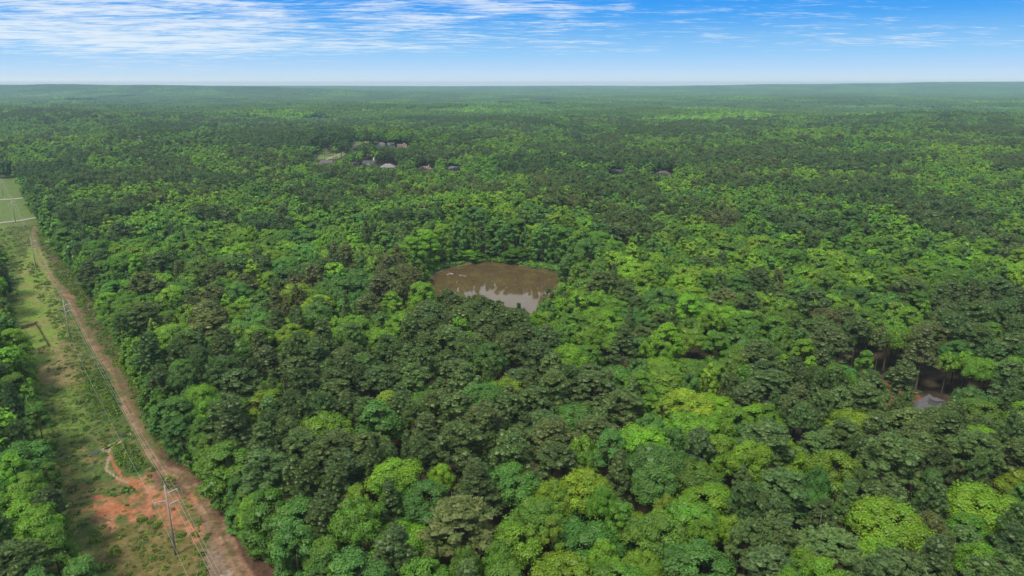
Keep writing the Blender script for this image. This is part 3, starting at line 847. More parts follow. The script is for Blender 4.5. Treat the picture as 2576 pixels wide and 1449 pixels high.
# ------------------------------------------------------------------ which tree stands where
# (u, v, half width, half height, code) in the print: P olive pine, Q brown pine, G green, L light green, Y yellow green, B blue green, S pale
SPLATS = [
 # broad stands first, single crowns after (later entries win)
 (1000, 1010, 420, 120, 'P'), (1150, 900, 260, 110, 'P'), (760, 1130, 260, 110, 'P'), (1300, 1090, 220, 90, 'P'), (1150, 775, 130, 35, 'P'),
 (700, 1240, 130, 90, 'P'), (560, 900, 220, 50, 'P'), (1500, 960, 170, 50, 'P'), (1600, 1030, 150, 50, 'P'), (100, 1320, 150, 180, 'P'),
 (150, 965, 80, 40, 'P'), (2150, 1000, 260, 70, 'P'), (2330, 1150, 260, 110, 'P'), (2400, 1330, 200, 90, 'P'), (2140, 1330, 90, 130, 'P'),
 (2480, 800, 130, 80, 'P'), (1600, 843, 100, 45, 'P'), (2072, 1030, 150, 35, 'P'), (1972, 946, 100, 35, 'P'), (2390, 745, 180, 20, 'P'),
 (115, 445, 120, 30, 'P'), (325, 448, 150, 16, 'P'), (520, 452, 120, 13, 'P'), (425, 415, 60, 14, 'P'), (700, 352, 110, 24, 'P'), (830, 350, 60, 22, 'P'),
 (415, 325, 80, 14, 'P'), (810, 292, 30, 8, 'P'), (200, 540, 80, 14, 'P'), (125, 556, 40, 18, 'P'), (675, 565, 90, 14, 'P'), (550, 540, 60, 10, 'Q'),
 (965, 590, 60, 14, 'P'), (1015, 545, 60, 10, 'P'), (950, 372, 70, 12, 'P'), (1075, 392, 110, 12, 'P'), (825, 437, 60, 10, 'P'),
 (1513, 396, 170, 16, 'P'), (1913, 391, 170, 17, 'P'), (2138, 406, 140, 16, 'P'), (1338, 421, 80, 14, 'P'), (2163, 476, 140, 16, 'P'),
 (1838, 451, 60, 10, 'P'), (2538, 410, 60, 20, 'P'), (1688, 331, 140, 10, 'P'), (1738, 516, 40, 10, 'P'), (1813, 551, 45, 18, 'Q'), (2388, 566, 110, 22, 'P'),
 (300, 275, 260, 10, 'P'), (1900, 262, 400, 6, 'P'), (1150, 300, 130, 8, 'P'), (2350, 330, 200, 9, 'P'), (1550, 545, 60, 14, 'P'), (1290, 560, 60, 12, 'P'),
 (225, 485, 120, 16, 'L'), (575, 435, 50, 10, 'L'), (700, 437, 90, 13, 'L'), (2038, 441, 170, 11, 'L'), (2138, 335, 260, 16, 'L'), (1300, 500, 200, 12, 'L'),
 (366, 745, 95, 45, 'G'), (475, 985, 90, 40, 'L'), (520, 1032, 95, 40, 'G'), (569, 842, 110, 16, 'G'), (1760, 1240, 100, 100, 'G'), (1620, 1300, 120, 130, 'G'),
 (1130, 1330, 130, 110, 'B'), (1750, 900, 110, 100, 'G'), (1840, 1060, 110, 80, 'L'), (900, 1400, 180, 70, 'B'), (430, 1000, 50, 60, 'B'),
 (1420, 780, 80, 45, 'L'), (1280, 700, 900, 0.1, 'G'),
 # left wood
 (60, 1190, 120, 24, 'L'), (120, 1060, 70, 34, 'L'), (190, 1180, 60, 34, 'Y'), (30, 900, 70, 50, 'L'), (20, 1010, 30, 14, 'P'), (30, 850, 40, 30, 'L'), (20, 660, 30, 40, 'P'),
 (30, 1255, 60, 18, 'L'), (230, 1030, 40, 16, 'Y'),
 # middle
 (310, 630, 36, 18, 'Y'), (379, 658, 36, 14, 'P'), (391, 714, 38, 12, 'Q'), (457, 690, 34, 14, 'Q'), (430, 665, 30, 10, 'P'), (391, 683, 30, 10, 'Y'),
 (513, 686, 28, 18, 'G'), (559, 686, 28, 16, 'Q'), (615, 671, 34, 16, 'P'), (659, 683, 28, 14, 'P'), (606, 705, 30, 13, 'Y'), (556, 733, 22, 14, 'B'),
 (631, 736, 36, 22, 'B'), (597, 720, 22, 9, 'Q'), (597, 758, 32, 13, 'L'), (631, 786, 46, 26, 'B'), (482, 783, 20, 15, 'L'), (522, 790, 44, 34, 'Q'),
 (516, 749, 30, 20, 'Q'), (740, 652, 62, 22, 'B'), (752, 680, 40, 13, 'L'), (745, 711, 66, 18, 'Q'), (721, 758, 36, 15, 'Q'), (709, 785, 18, 13, 'B'),
 (799, 761, 20, 15, 'Y'), (849, 752, 34, 20, 'B'), (895, 721, 52, 34, 'B'), (867, 643, 34, 16, 'Q'), (989, 700, 42, 55, 'Q'), (671, 811, 30, 14, 'P'),
 (724, 861, 50, 26, 'Y'), (771, 830, 50, 16, 'Y'), (833, 811, 40, 14, 'L'), (419, 842, 46, 22, 'L'), (475, 827, 40, 14, 'G'), (787, 880, 34, 28, 'P'),
 (942, 858, 38, 22, 'L'), (998, 839, 26, 18, 'L'), (659, 938, 26, 20, 'L'), (693, 995, 46, 16, 'Y'), (444, 935, 24, 16, 'B'), (955, 917, 26, 10, 'Y'),
 (958, 991, 60, 20, 'Y'), (820, 1080, 30, 34, 'L'), (640, 1085, 30, 18, 'G'), (1010, 1070, 60, 22, 'B'),
 (1174, 744, 30, 10, 'L'), (1240, 753, 34, 10, 'L'), (1195, 774, 18, 8, 'Y'), (1090, 774, 22, 8, 'B'), (1054, 822, 26, 18, 'L'), (1168, 831, 24, 14, 'L'),
 (1222, 816, 18, 10, 'L'), (1276, 825, 18, 18, 'L'), (1369, 783, 30, 22, 'L'), (1362, 757, 34, 18, 'B'), (1432, 753, 40, 26, 'L'), (1420, 800, 50, 22, 'G'),
 (1465, 825, 34, 28, 'L'), (1498, 726, 24, 14, 'Q'), (1579, 753, 24, 14, 'P'), (1600, 726, 20, 18, 'L'), (1594, 768, 22, 10, 'B'), (1663, 789, 18, 16, 'L'),
 (1690, 813, 34, 26, 'P'), (1759, 837, 32, 26, 'L'), (1765, 876, 34, 28, 'G'), (1654, 876, 46, 26, 'L'), (1525, 888, 44, 28, 'G'), (1585, 918, 50, 26, 'B'),
 (1630, 948, 44, 28, 'G'), (1774, 955, 40, 26, 'Y'), (1765, 1008, 34, 28, 'Y'), (1720, 954, 26, 26, 'B'), (1288, 951, 28, 34, 'Y'), (1210, 912, 26, 18, 'B'),
 (1330, 903, 18, 10, 'L'), (1222, 1005, 26, 26, 'B'), (1405, 1029, 66, 16, 'B'), (1492, 1032, 22, 22, 'Y'), (1330, 1035, 24, 12, 'L'), (1060, 984, 24, 14, 'B'),
 (1144, 1017, 20, 12, 'Y'), (1420, 900, 34, 16, 'L'), (1630, 1020, 32, 20, 'L'), (1684, 1047, 42, 20, 'Y'), (1540, 985, 60, 26, 'P'),
 # right
 (1815, 740, 30, 14, 'Q'), (1775, 776, 34, 16, 'Q'), (1955, 796, 52, 28, 'G'), (1805, 796, 18, 20, 'L'), (1765, 846, 30, 30, 'L'), (1872, 846, 28, 24, 'B'),
 (1972, 846, 44, 22, 'G'), (2072, 856, 36, 20, 'P'), (2052, 803, 28, 16, 'P'), (2139, 873, 42, 34, 'B'), (2189, 840, 24, 16, 'L'), (2012, 880, 26, 14, 'Y'),
 (1899, 910, 26, 24, 'P'), (2132, 930, 42, 22, 'G'), (1795, 956, 40, 34, 'Y'), (1845, 1013, 36, 26, 'Y'), (1769, 1003, 30, 26, 'L'), (2339, 830, 26, 18, 'Q'),
 (2322, 880, 50, 28, 'Q'), (2255, 906, 26, 24, 'S'), (2422, 885, 50, 34, 'L'), (2422, 935, 44, 28, 'L'), (2500, 975, 60, 28, 'B'), (2522, 896, 40, 26, 'P'), (2289, 813, 26, 22, 'L'),
 (2215, 880, 24, 40, 'Q'),
 (1200, 1209, 30, 34, 'P'), (1267, 1261, 36, 28, 'P'), (1382, 1169, 38, 34, 'P'), (1550, 1185, 48, 32, 'P'), (1345, 1290, 34, 22, 'P'), (1339, 1395, 56, 50, 'P'),
 (1457, 1290, 40, 26, 'P'), (1183, 1342, 28, 28, 'Q'), (1255, 1348, 28, 22, 'P'), (1122, 1203, 46, 40, 'Y'), (1281, 1197, 40, 28, 'B'), (1356, 1225, 32, 32, 'Y'),
 (1463, 1218, 30, 30, 'Y'), (1540, 1128, 60, 26, 'B'), (1434, 1342, 48, 34, 'Y'), (1449, 1390, 50, 34, 'L'), (1079, 1275, 44, 26, 'B'), (1108, 1320, 40, 34, 'B'),
 (1059, 1405, 50, 34, 'B'), (1169, 1391, 40, 28, 'G'), (1640, 1247, 46, 40, 'Y'), (1608, 1304, 40, 22, 'G'), (1579, 1372, 34, 34, 'S'), (1550, 1210, 26, 20, 'L'),
 (1560, 1260, 34, 28, 'G'), (1630, 1390, 36, 40, 'Y'), (1769, 1093, 36, 32, 'P'), (1842, 1205, 42, 34, 'P'), (1919, 1258, 56, 44, 'P'), (1989, 1258, 36, 32, 'P'),
 (1919, 1373, 100, 60, 'P'), (2042, 1062, 50, 34, 'P'), (2147, 1093, 40, 26, 'P'), (2129, 1226, 32, 44, 'P'), (2161, 1058, 62, 18, 'Y'), (2213, 1146, 42, 42, 'L'),
 (2210, 1247, 52, 32, 'Y'), (2210, 1330, 56, 46, 'L'), (2479, 1100, 46, 28, 'L'), (2031, 1163, 44, 42, 'Y'), (1972, 1100, 30, 28, 'Y'), (2112, 1125, 32, 22, 'G'),
 (1989, 1212, 36, 26, 'B'), (2056, 1240, 38, 24, 'B'), (2465, 1310, 38, 28, 'G'), (2402, 1328, 30, 26, 'L'), (1737, 1356, 42, 42, 'L'), (1762, 1430, 50, 26, 'Y'),
 (1832, 1275, 36, 34, 'Y'), (1720, 1230, 50, 34, 'Y'), (1695, 1118, 42, 34, 'B'), (2059, 1420, 34, 28, 'Y'), (2269, 1436, 36, 22, 'B'), (2560, 1290, 24, 40, 'L'),
 (2050, 1330, 30, 40, 'B'), (2300, 1215, 26, 20, 'L'), (2500, 1410, 30, 20, 'Q'), (1030, 1290, 36, 60, 'L'), (850, 1290, 36, 40, 'B'), (780, 1200, 60, 40, 'P'),
 (620, 1270, 60, 90, 'G'), (560, 1190, 50, 60, 'B'), (640, 1340, 50, 60, 'G'), (830, 1200, 40, 40, 'P'), (760, 1290, 60, 30, 'P'), (880, 1345, 60, 60, 'G'), (960, 1320, 40, 50, 'S'),
]

TINT = {'P': (0.090, 0.158, 0.048), 'Q': (0.112, 0.152, 0.052), 'G': (0.088, 0.200, 0.015), 'L': (0.126, 0.272, 0.012), 'Y': (0.146, 0.268, 0.012), 'B': (0.068, 0.178, 0.026), 'S': (0.14, 0.21, 0.045)}
CODES = 'PQGLYBS'



def project(x, y, z):
    zc = y * math.cos(PITCH) - (z - CAM_H) * math.sin(PITCH)
    yc = y * math.sin(PITCH) + (z - CAM_H) * math.cos(PITCH)
    zc = np.maximum(zc, 1e-3)
    return 1288 + FPX * x / zc, 724.5 - FPX * yc / zc, zc


# ground that stays in sight: no crown may stand in front of it
ROW_VIS = [(690, 1449), (600, 1372), (545, 1290), (480, 1205), (415, 1133), (372, 1075), (342, 1010), (316, 940), (290, 870), (262, 810), (215, 750), (175, 695),
           (150, 645), (118, 600), (98, 560), (80, 548), (68, 500), (45, 482), (20, 464), (0, 452), (-60, 440), (-60, 556), (8, 560), (30, 575), (34, 640), (42, 720), (75, 775), (78, 840), (92, 925),
           (150, 985), (182, 1000), (178, 1040), (208, 1085), (215, 1120), (256, 1165), (232, 1200), (228, 1270), (250, 1300), (285, 1370), (300, 1470), (690, 1470)]
POND_VIS = [(1077, 712), (1089, 694), (1115, 680), (1144, 671), (1190, 662), (1226, 656), (1279, 662), (1333, 671), (1377, 678), (1400, 683), (1412, 690), (1396, 705), (1376, 727), (1348, 745),
            (1338, 757), (1332, 779), (1300, 762), (1279, 755), (1208, 737), (1150, 733), (1119, 723)]
VIS = [(ROW_VIS, 1e9), (POND_VIS, 1e9), (LAWN1, 1e9), (LAWN2, 1e9), (FIELD3, 1e9),
       ([(806, 411), (824, 401), (846, 392), (866, 383), (872, 386), (850, 398), (815, 414)], 1e9)]
# roofs: polygon and the distance of the house, filled in with the list of houses
HOUSES = [
 # u, v of roof centre, dz of it, width, depth, turn, style, roof, wall, label
 (821, 407, 6.0, 13, 8, 0.2, 'gable', (0.09, 0.085, 0.09), (0.35, 0.25, 0.20), 'dark roofed brick house just below the lawn and road'),
 (897, 412, 5.5, 9, 7, -0.5, 'gable', (0.13, 0.12, 0.12), (0.5, 0.45, 0.4), 'grey roofed house half hidden by trees beside the white house'),
 (930, 408, 6.0, 15, 9, 0.1, 'white', (0.07, 0.075, 0.085), (0.72, 0.72, 0.74), 'white house with dark roof and tall white chimney'),
 (976, 416, 6.5, 17, 11, -0.1, 'hip', (0.20, 0.20, 0.21), (0.45, 0.42, 0.4), 'long house with light grey hipped roof and small dormers'),
 (1070, 422, 6.0, 16, 10, 0.1, 'hip', (0.17, 0.14, 0.12), (0.4, 0.35, 0.3), 'house with brown hipped roof and one stub chimney'),
 (1141, 423, 6.0, 12, 7, 0.0, 'wgable', (0.17, 0.19, 0.20), (0.62, 0.62, 0.62), 'house with grey roof and white gable window'),
 (1011, 366, 6.0, 12, 7, 0.2, 'brick', (0.13, 0.085, 0.075), (0.55, 0.44, 0.38), 'pink walled house with reddish roof and white corner trim'),
 (959, 362, 5.0, 11, 7, 0.0, 'hip', (0.17, 0.19, 0.22), (0.5, 0.5, 0.5), 'blue grey roofed house beside the far lawn'),
 (983, 363, 5.0, 8, 7, 0.3, 'gable', (0.19, 0.20, 0.22), (0.6, 0.6, 0.6), 'small grey roofed house next to the pink walled house'),
 (1550, 431, 6.0, 13, 8, 0.0, 'wgable', (0.07, 0.07, 0.085), (0.6, 0.6, 0.6), 'dark roofed house with a white window among pines'),
 (1668, 434, 6.0, 17, 11, 0.2, 'hip', (0.12, 0.105, 0.10), (0.45, 0.4, 0.35), 'low brown grey hipped roof between tree crowns right of the dark roofed house'),
 (302, 248, 7.0, 26, 14, 0.3, 'gable', (0.62, 0.62, 0.62), (0.75, 0.75, 0.75), 'far white house alone in the hazy woods at the skyline'),
 (188, 255, 7.0, 18, 10, 0.1, 'gable', (0.5, 0.52, 0.55), (0.6, 0.6, 0.6), 'far pale roof, smaller than the white house near the skyline'),
]
HPOS = []
for h in HOUSES:
    p = at(h[0], h[1], h[2]); HPOS.append(p)
    hw = h[3] * .62; up, vp, zc = project(p[0], p[1], p[2] + h[2])
    kx = FPX / zc * hw
    VIS.append(([(up - kx, vp - 5), (up + kx, vp - 5), (up + kx * .9, vp + 4), (up - kx * .9, vp + 4)], math.hypot(p[0], p[1]) + 6))
BIG = at(2345, 1014, 6.5)
VIS.append(([(2300, 1016), (2311, 1009), (2333, 999), (2358, 998), (2381, 1007), (2383, 1016), (2366, 1020), (2340, 1018), (2310, 1018)], math.hypot(BIG[0], BIG[1]) + 18))


EDGE_PX = [(760, 1560), (690, 1449), (600, 1370), (540, 1290), (480, 1200), (410, 1130), (370, 1075), (340, 1010), (310, 940), (290, 870), (225, 760), (175, 690), (150, 640), (120, 600), (95, 560), (75, 530), (65, 500)]
_e = np.array([st(*flat_at(*p)) for p in EDGE_PX]); SR_S = list(_e[:, 0]); SR_T = list(_e[:, 1] + 1.2)
FRONT_PX = [(1066, 716), (1085, 716), (1119, 724), (1150, 733), (1208, 739), (1245, 747), (1279, 757), (1305, 766), (1330, 783), (1339, 768), (1342, 758), (1358, 744), (1378, 729), (1398, 706), (1410, 694)]


HOUSE_FRONT_PX = [(2268, 1000), (2284, 1010), (2298, 1020), (2314, 1023), (2332, 1027), (2350, 1024), (2364, 1031), (2378, 1024), (2394, 1013), (2414, 1010), (2434, 1012)]


def gen_trees():
    g = np.random.default_rng(11)
    pts = []
    # near: varied spacing by dart throwing
    cell = 5.0
    area_n = 120000
    X = g.uniform(-420, 420, area_n); Y = g.uniform(55, 470, area_n)
    keep = np.abs(X) < 0.80 * Y + 45
    X, Y = X[keep], Y[keep]
    q_ = g.random(len(X)); D = np.where(q_ < .025, g.uniform(9.0, 10.8, len(X)), np.where(q_ < .16, g.uniform(7.0, 8.8, len(X)), g.uniform(3.9, 6.2, len(X))))
    order = np.argsort(-D[: len(D)] + g.uniform(0, 3.5, len(D)))
    grid = {}
    for k in order:
        x, y, d = X[k], Y[k], D[k]; ci, cj = int(x // cell), int(y // cell); ok = True
        for a in range(ci - 2, ci + 3):
            for b in range(cj - 2, cj + 3):
                for (qx, qy, qd) in grid.get((a, b), ()):
                    m = .5 * (d + qd)
                    if (x - qx) ** 2 + (y - qy) ** 2 < m * m: ok = False; break
                if not ok: break
            if not ok: break
        if ok:
            grid.setdefault((ci, cj), []).append((x, y, d)); pts.append((x, y, d))
    # farther: jittered lattice
    sp = 6.3
    gx, gy = np.meshgrid(np.arange(-1500, 1500, sp), np.arange(470, 1800, sp))
    gx = gx.ravel() + g.uniform(-.45, .45, gx.size) * sp; gy = gy.ravel() + g.uniform(-.45, .45, gy.size) * sp
    k = np.abs(gx) < .80 * gy + 45
    far = np.stack([gx[k], gy[k], g.uniform(5.2, 8.0, k.sum())], 1)
    A = np.concatenate([np.array(pts), far])
    x, y, d = A.T
    n = len(x)
    # closed leafy rims along the strip
    rs_ = np.arange(-75, 640, 2.4); re_ = np.interp(rs_, SR_S, SR_T) + g.uniform(-.5, 5.5, len(rs_)) + 1.5
    rx = P1[0] + rs_ * UDIR[0] + re_ * NDIR[0]; ry = P1[1] + rs_ * UDIR[1] + re_ * NDIR[1]
    A = np.concatenate([A, np.stack([rx, ry, g.uniform(3.6, 5.4, len(rs_))], 1)]); n_rim = len(rs_)
    # the row of trees whose tops cut the near edge of the pond
    fr = []
    for a, b in list(zip(FRONT_PX[:-1], FRONT_PX[1:])) + list(zip(HOUSE_FRONT_PX[:-1], HOUSE_FRONT_PX[1:])):
        pa = at(a[0], a[1], 19.0, flat=True)[:2]; pb = at(b[0], b[1], 19.0, flat=True)[:2]; m = max(1, int(round(np.hypot(*(pb - pa)) / 2.6)))
        fr += [pa + (pb - pa) * k / m for k in range(m)]
    fr = np.array(fr); fr = np.concatenate([fr, fr * (1 - 3.6 / np.hypot(fr[:, 0], fr[:, 1]))[:, None]]); A = np.concatenate([A, np.column_stack([fr, g.uniform(4.6, 6.0, len(fr))])]); n_fr = len(fr)
    special = np.zeros(len(A), int); special[len(A) - n_fr:] = 2; special[len(A) - n_fr - n_rim:len(A) - n_fr] = 1
    x, y, d = A.T; n = len(x)
    # keep the strip, the pond, fields and house plots open
    s, t = st(x, y)
    wob = (fbm(s / 14, s * 0, 60) - .5) * 4
    right_edge = np.interp(s, SR_S, SR_T)
    left_edge = np.interp(s, [-80, 0, 60, 150, 320, 390, 420, 700], [-17.5, -17, -17, -17.5, -17, -18, -60, -60])
    s_end = st(*flat_at(6, 457))[0]
    ok = ~((t > left_edge + wob * .5) & (t < right_edge + .6 * wob) & (s < s_end + wob * 2))
    ok &= ~(inpoly(x, y, POND) | (seg_dist(x, y, POND, True) < 3.0))
    lone = g.random(n) < .05
    for lw in (LAWN1, LAWN2, FIELD3): ok &= ~inpoly(x, y, gp(lw)) | (lone if lw is LAWN1 else False)
    for h, p in zip(HOUSES, HPOS): ok &= np.hypot(x - p[0], y - p[1]) > h[3] * .75
    bx, by = BIG[0], BIG[1]
    ok &= ~((np.abs(x - bx - 1) < 13.5) & (y > by - 9) & (y < by + 12))
    ok &= ~((np.hypot((x - bx + 7) / 9.5, (y - by - 20) / 15) < 1))
    ok |= special == 2
    x, y, d, s, t, special = x[ok], y[ok], d[ok], s[ok], t[ok], special[ok]; n = len(x)
    z = terrain(x, y)
    u, v, zc = project(x, y, z + 16.5)
    # species and colour
    code = np.zeros(n, int)
    nz = fbm(x / 34, y / 60, 70); nz2 = fbm(x / 16, y / 22, 71)
    pine_p = np.where((u > 350) & (u < 1450) & (v > 860), .62, .20) + (nz - .5) * 2.2
    pine = g.random(n) * .5 + .25 < pine_p
    rr = g.random(n) * .55 + nz2 * .45
    code = np.where(pine, np.where(g.random(n) < .09, 1, 0), np.select([rr < .36, rr < .53, rr < .70, rr < .97], [5, 2, 3, 4], 6))
    code = np.where((~pine) & (code == 4) & (g.random(n) < .45), 3, code)
    for (su, sv, ru, rv, cd) in SPLATS:
        m = ((u - su) / ru) ** 2 + ((v - sv) / rv) ** 2 < 1
        pr = .93 if ru < 70 else .80
        m &= g.random(n) < pr
        code[m] = CODES.index(cd)
    pine = code < 2
    # scale: height factor and width factor
    hs = np.where(pine, g.normal(.99, .075, n), g.normal(.95, .11, n)); hs = np.clip(hs, .68, 1.22)
    ws = np.clip(d / 6.4, .68, 1.62) * g.uniform(.93, 1.1, n)
    ws = np.where(pine, ws * 1.22, ws * 1.04)
    hs = hs * np.where(ws > 1.15, 1.05, 1.0)
    # trees at the rim of the strip and the pond are leafy to the ground
    rim = (((t > 0) & (t < right_edge[ok] + wob[ok] * .6 + 6.5)) | ((t < 0) & (t > left_edge[ok] - 5))) & (s > -90) & (s < 640)
    dp = seg_dist(x, y, POND, True)
    rimp = dp < 13
    rimw = (dp < 32) & (y > 335)
    code = np.where(rim & pine & (g.random(n) < .8), 2 + 3 * (g.random(n) < .5), code)
    code = np.where(rimw & (g.random(n) < .85), np.select([g.random(n) < .4, g.random(n) < .5], [2, 3], 5), code)
    pine = code < 2
    hs = np.where(rimp & (y > 345) & (dp < 6.5), hs * g.uniform(.30, .55, n), hs)
    hs = np.where(special == 1, g.uniform(.42, .85, n), hs); ws = np.where(special == 1, g.uniform(.7, 1.0, n), ws)
    hs = np.where(special == 2, .87 + .03 * g.normal(size=n), hs); ws = np.where(special == 2, ws * .9, ws)
    code = np.where((special == 2) & (y < 290) & (x < 6), np.where(g.random(n) < .55, 0, 3), code); code = np.where((special == 2) & (x > 60), 0, code)
    code = np.where((special == 1) & (code < 2), 2, code); pine = code < 2
    low = (rim | rimp | rimw | (special > 0)) & ~pine
    ws = np.where(rimw, ws * 1.15, ws); hs = np.where(rimw & (dp > 6.5), hs * 1.2, hs)
    # keep the views open: shorten, or drop, any crown that would hide them
    dist = np.hypot(x, y)
    fac = np.ones(n); bad_all = np.zeros(n, bool)
    for f in (1.0, .86, .72, .58, .44, .3):
        todo = (fac == f) if f == 1.0 else bad_all
        idx = np.where(todo)[0]
        bad = np.zeros(len(idx), bool)
        H = np.where(pine[idx], 21.0, 20.2) * hs[idx] * f; rw = 4.3 * ws[idx] * (.55 + .45 * f)
        if f == 1.0: pass
        for (hh, ww) in ((1.0, 0.0), (.85, 0), (.72, .5), (.72, -.5), (.5, .3), (.5, -.3), (.96, .35), (.96, -.35), (.9, .7), (.9, -.7), (.7, 1.0), (.7, -1.0), (.78, .95), (.78, -.95), (.6, .0), (.6, .8), (.6, -.8), (.35, .5), (.35, -.5)):
            lowonly = hh < .45
            uu, vv, _ = project(x[idx] + ww * rw, y[idx], z[idx] + H * hh)
            for poly, lim in VIS:
                m = inpoly(uu, vv, poly) & (dist[idx] < lim)
                if lowonly: m &= low[idx]
                bad |= m
        bad &= special[idx] != 2
        fac[idx] = f
        bad_all = np.zeros(n, bool); bad_all[idx[bad]] = True
    drop = bad_all
    hs = hs * fac; ws = ws * (.55 + .45 * fac)
    # tints
    tint = np.array([TINT[CODES[c]] for c in code]) * np.exp(g.normal(0, .13, (n, 1))) * np.exp(g.normal(0, .05, (n, 3)))
    drift = fbm(x / 90, y / 90, 80)[:, None]; tint = tint * (1 + (drift - .5) * np.array([.7, .3, .2]))
    k = ~drop
    return dict(x=x[k], y=y[k], z=z[k], code=code[k], hs=hs[k], ws=ws[k], low=low[k], tint=tint[k], rot=g.uniform(0, 2 * math.pi, k.sum()), dist=dist[k], t=t[k], s=s[k])


TR = gen_trees()


WORDS = {0: 'olive pine', 1: 'brownish pine', 2: 'mid green broadleaf', 3: 'light green broadleaf', 4: 'yellow green broadleaf', 5: 'bluish green broadleaf', 6: 'sage green broadleaf'}
UNITS = ['', 'first', 'second', 'third', 'fourth', 'fifth', 'sixth', 'seventh', 'eighth', 'ninth', 'tenth', 'eleventh', 'twelfth', 'thirteenth', 'fourteenth',
         'fifteenth', 'sixteenth', 'seventeenth', 'eighteenth', 'nineteenth', 'twentieth']


def ordinal(n):
    if n <= 20: return UNITS[n]
    if n == 30: return 'thirtieth'
    if n == 40: return 'fortieth'
    return ('twenty-', 'thirty-', 'forty-')[n // 10 - 2] + UNITS[n % 10]


def single_trees():
    T = TR; n = len(T['x'])
    u, v, zc = project(T['x'], T['y'], T['z'] + 17.5 * T['hs'])
    seen = (u > -10) & (u < 2586) & (v > 150) & (v < 1480)
    size = T['ws'] / zc
    single = np.zeros(n, bool)
    g = np.random.default_rng(21)
    for is_pine in (True, False):
        idx = np.where(seen & ((T['code'] < 2) == is_pine))[0]
        idx = idx[np.argsort(-size[idx])][:300]
        single[idx] = True
    sel = np.where(single)[0]
    classes = {}
    for i in sel:
        form = 'leafy ' if T['low'][i] else ('wide ' if T['ws'][i] > 1.15 else ('narrow ' if T['ws'][i] < .85 else ''))
        row = int(max(0, 1449 - v[i]) // 62)
        classes.setdefault((form + WORDS[int(T['code'][i])], row), []).append(i)
    labels = {}
    for (what, row), m in classes.items():
        m.sort(key=lambda q: u[q])
        for k, i in enumerate(m):
            where = '%s row above bottom edge' % ordinal(row + 1)
            labels[i] = ('the only %s in the %s' % (what, where)) if len(m) == 1 else ('%s, %s of these from left, %s' % (what, ordinal(k + 1), where))
    protos = {}
    for i in sel:
        is_pine = T['code'][i] < 2
        if is_pine: k = int(g.integers(0, len(PN))); cm, tm, _ = PN[k]; nm = 'pine_tree'
        else:
            pool = [q for q, b in enumerate(BL) if (b[2] == 'low') == bool(T['low'][i])]
            k = pool[int(g.integers(0, len(pool)))]; cm, tm, _ = BL[k]; nm = 'broadleaf_tree'
        key = (bool(is_pine), k)
        r = bpy.data.objects.new(nm, None); COL.objects.link(r)
        r.empty_display_size = 1.0
        r.location = (T['x'][i], T['y'][i], T['z'][i]); r.rotation_euler = (0, 0, T['rot'][i])
        r.scale = (T['ws'][i], T['ws'][i], T['hs'][i])
        if key not in protos:
            c = bpy.data.objects.new('crown', cm); tk = bpy.data.objects.new('trunk', tm); protos[key] = (c, tk)
        else:
            c = protos[key][0].copy(); tk = protos[key][1].copy()
        COL.objects.link(c); COL.objects.link(tk); c.parent = r; tk.parent = r
        c['tint'] = [float(q) for q in T['tint'][i]]
        tag(r, labels[i], 'tree', 'pines of the wood' if is_pine else 'broadleaf trees of the wood')
    return single


SINGLE = single_trees()

# ------------------------------------------------------------------ woodland beyond, instanced
def source_collection(name, meshes):
    c = bpy.data.collections.new(name)
    for i, m in enumerate(meshes):
        o = bpy.data.objects.new('%s_%02d' % (name, i), m); c.objects.link(o)
    return c


def scatter(name, P, rot, sc, tint, idx, meshes, label=None):
    me = bpy.data.meshes.new(name); me.vertices.add(len(P)); me.vertices.foreach_set('co', np.asarray(P, np.float32).ravel())
    for an, typ, data in (('tint', 'FLOAT_VECTOR', tint), ('turn', 'FLOAT_VECTOR', rot), ('size', 'FLOAT_VECTOR', sc), ('pick', 'INT', idx)):
        a = me.attributes.new(an, typ, 'POINT')
        a.data.foreach_set('vector' if typ == 'FLOAT_VECTOR' else 'value', np.asarray(data, np.float32 if typ != 'INT' else np.int32).ravel())
    o = link(name, me)
    src = source_collection(name + '_sources', meshes)
    ng = bpy.data.node_groups.new(name + '_nodes', 'GeometryNodeTree')
    ng.interface.new_socket('Geometry', in_out='INPUT', socket_type='NodeSocketGeometry')
    ng.interface.new_socket('Geometry', in_out='OUTPUT', socket_type='NodeSocketGeometry')
    gi = ng.nodes.new('NodeGroupInput'); go = ng.nodes.new('NodeGroupOutput')
    ci = ng.nodes.new('GeometryNodeCollectionInfo'); ci.inputs['Collection'].default_value = src
    ci.inputs['Separate Children'].default_value = True; ci.inputs['Reset Children'].default_value = True
    ip = ng.nodes.new('GeometryNodeInstanceOnPoints'); ip.inputs['Pick Instance'].default_value = True
    def named(n, t):
        a = ng.nodes.new('GeometryNodeInputNamedAttribute'); a.data_type = t; a.inputs['Name'].default_value = n; return a.outputs['Attribute']
    ng.links.new(gi.outputs[0], ip.inputs['Points']); ng.links.new(ci.outputs[0], ip.inputs['Instance'])
    ng.links.new(named('pick', 'INT'), ip.inputs['Instance Index'])
    er = ng.nodes.new('FunctionNodeEulerToRotation'); ng.links.new(named('turn', 'FLOAT_VECTOR'), er.inputs[0])
    ng.links.new(er.outputs[0], ip.inputs['Rotation'])
    ng.links.new(named('size', 'FLOAT_VECTOR'), ip.inputs['Scale'])
    ng.links.new(ip.outputs[0], go.inputs[0])
    md = o.modifiers.new('scatter', 'NODES'); md.node_group = ng
    tag(o, label, None, None, 'stuff')
    return o


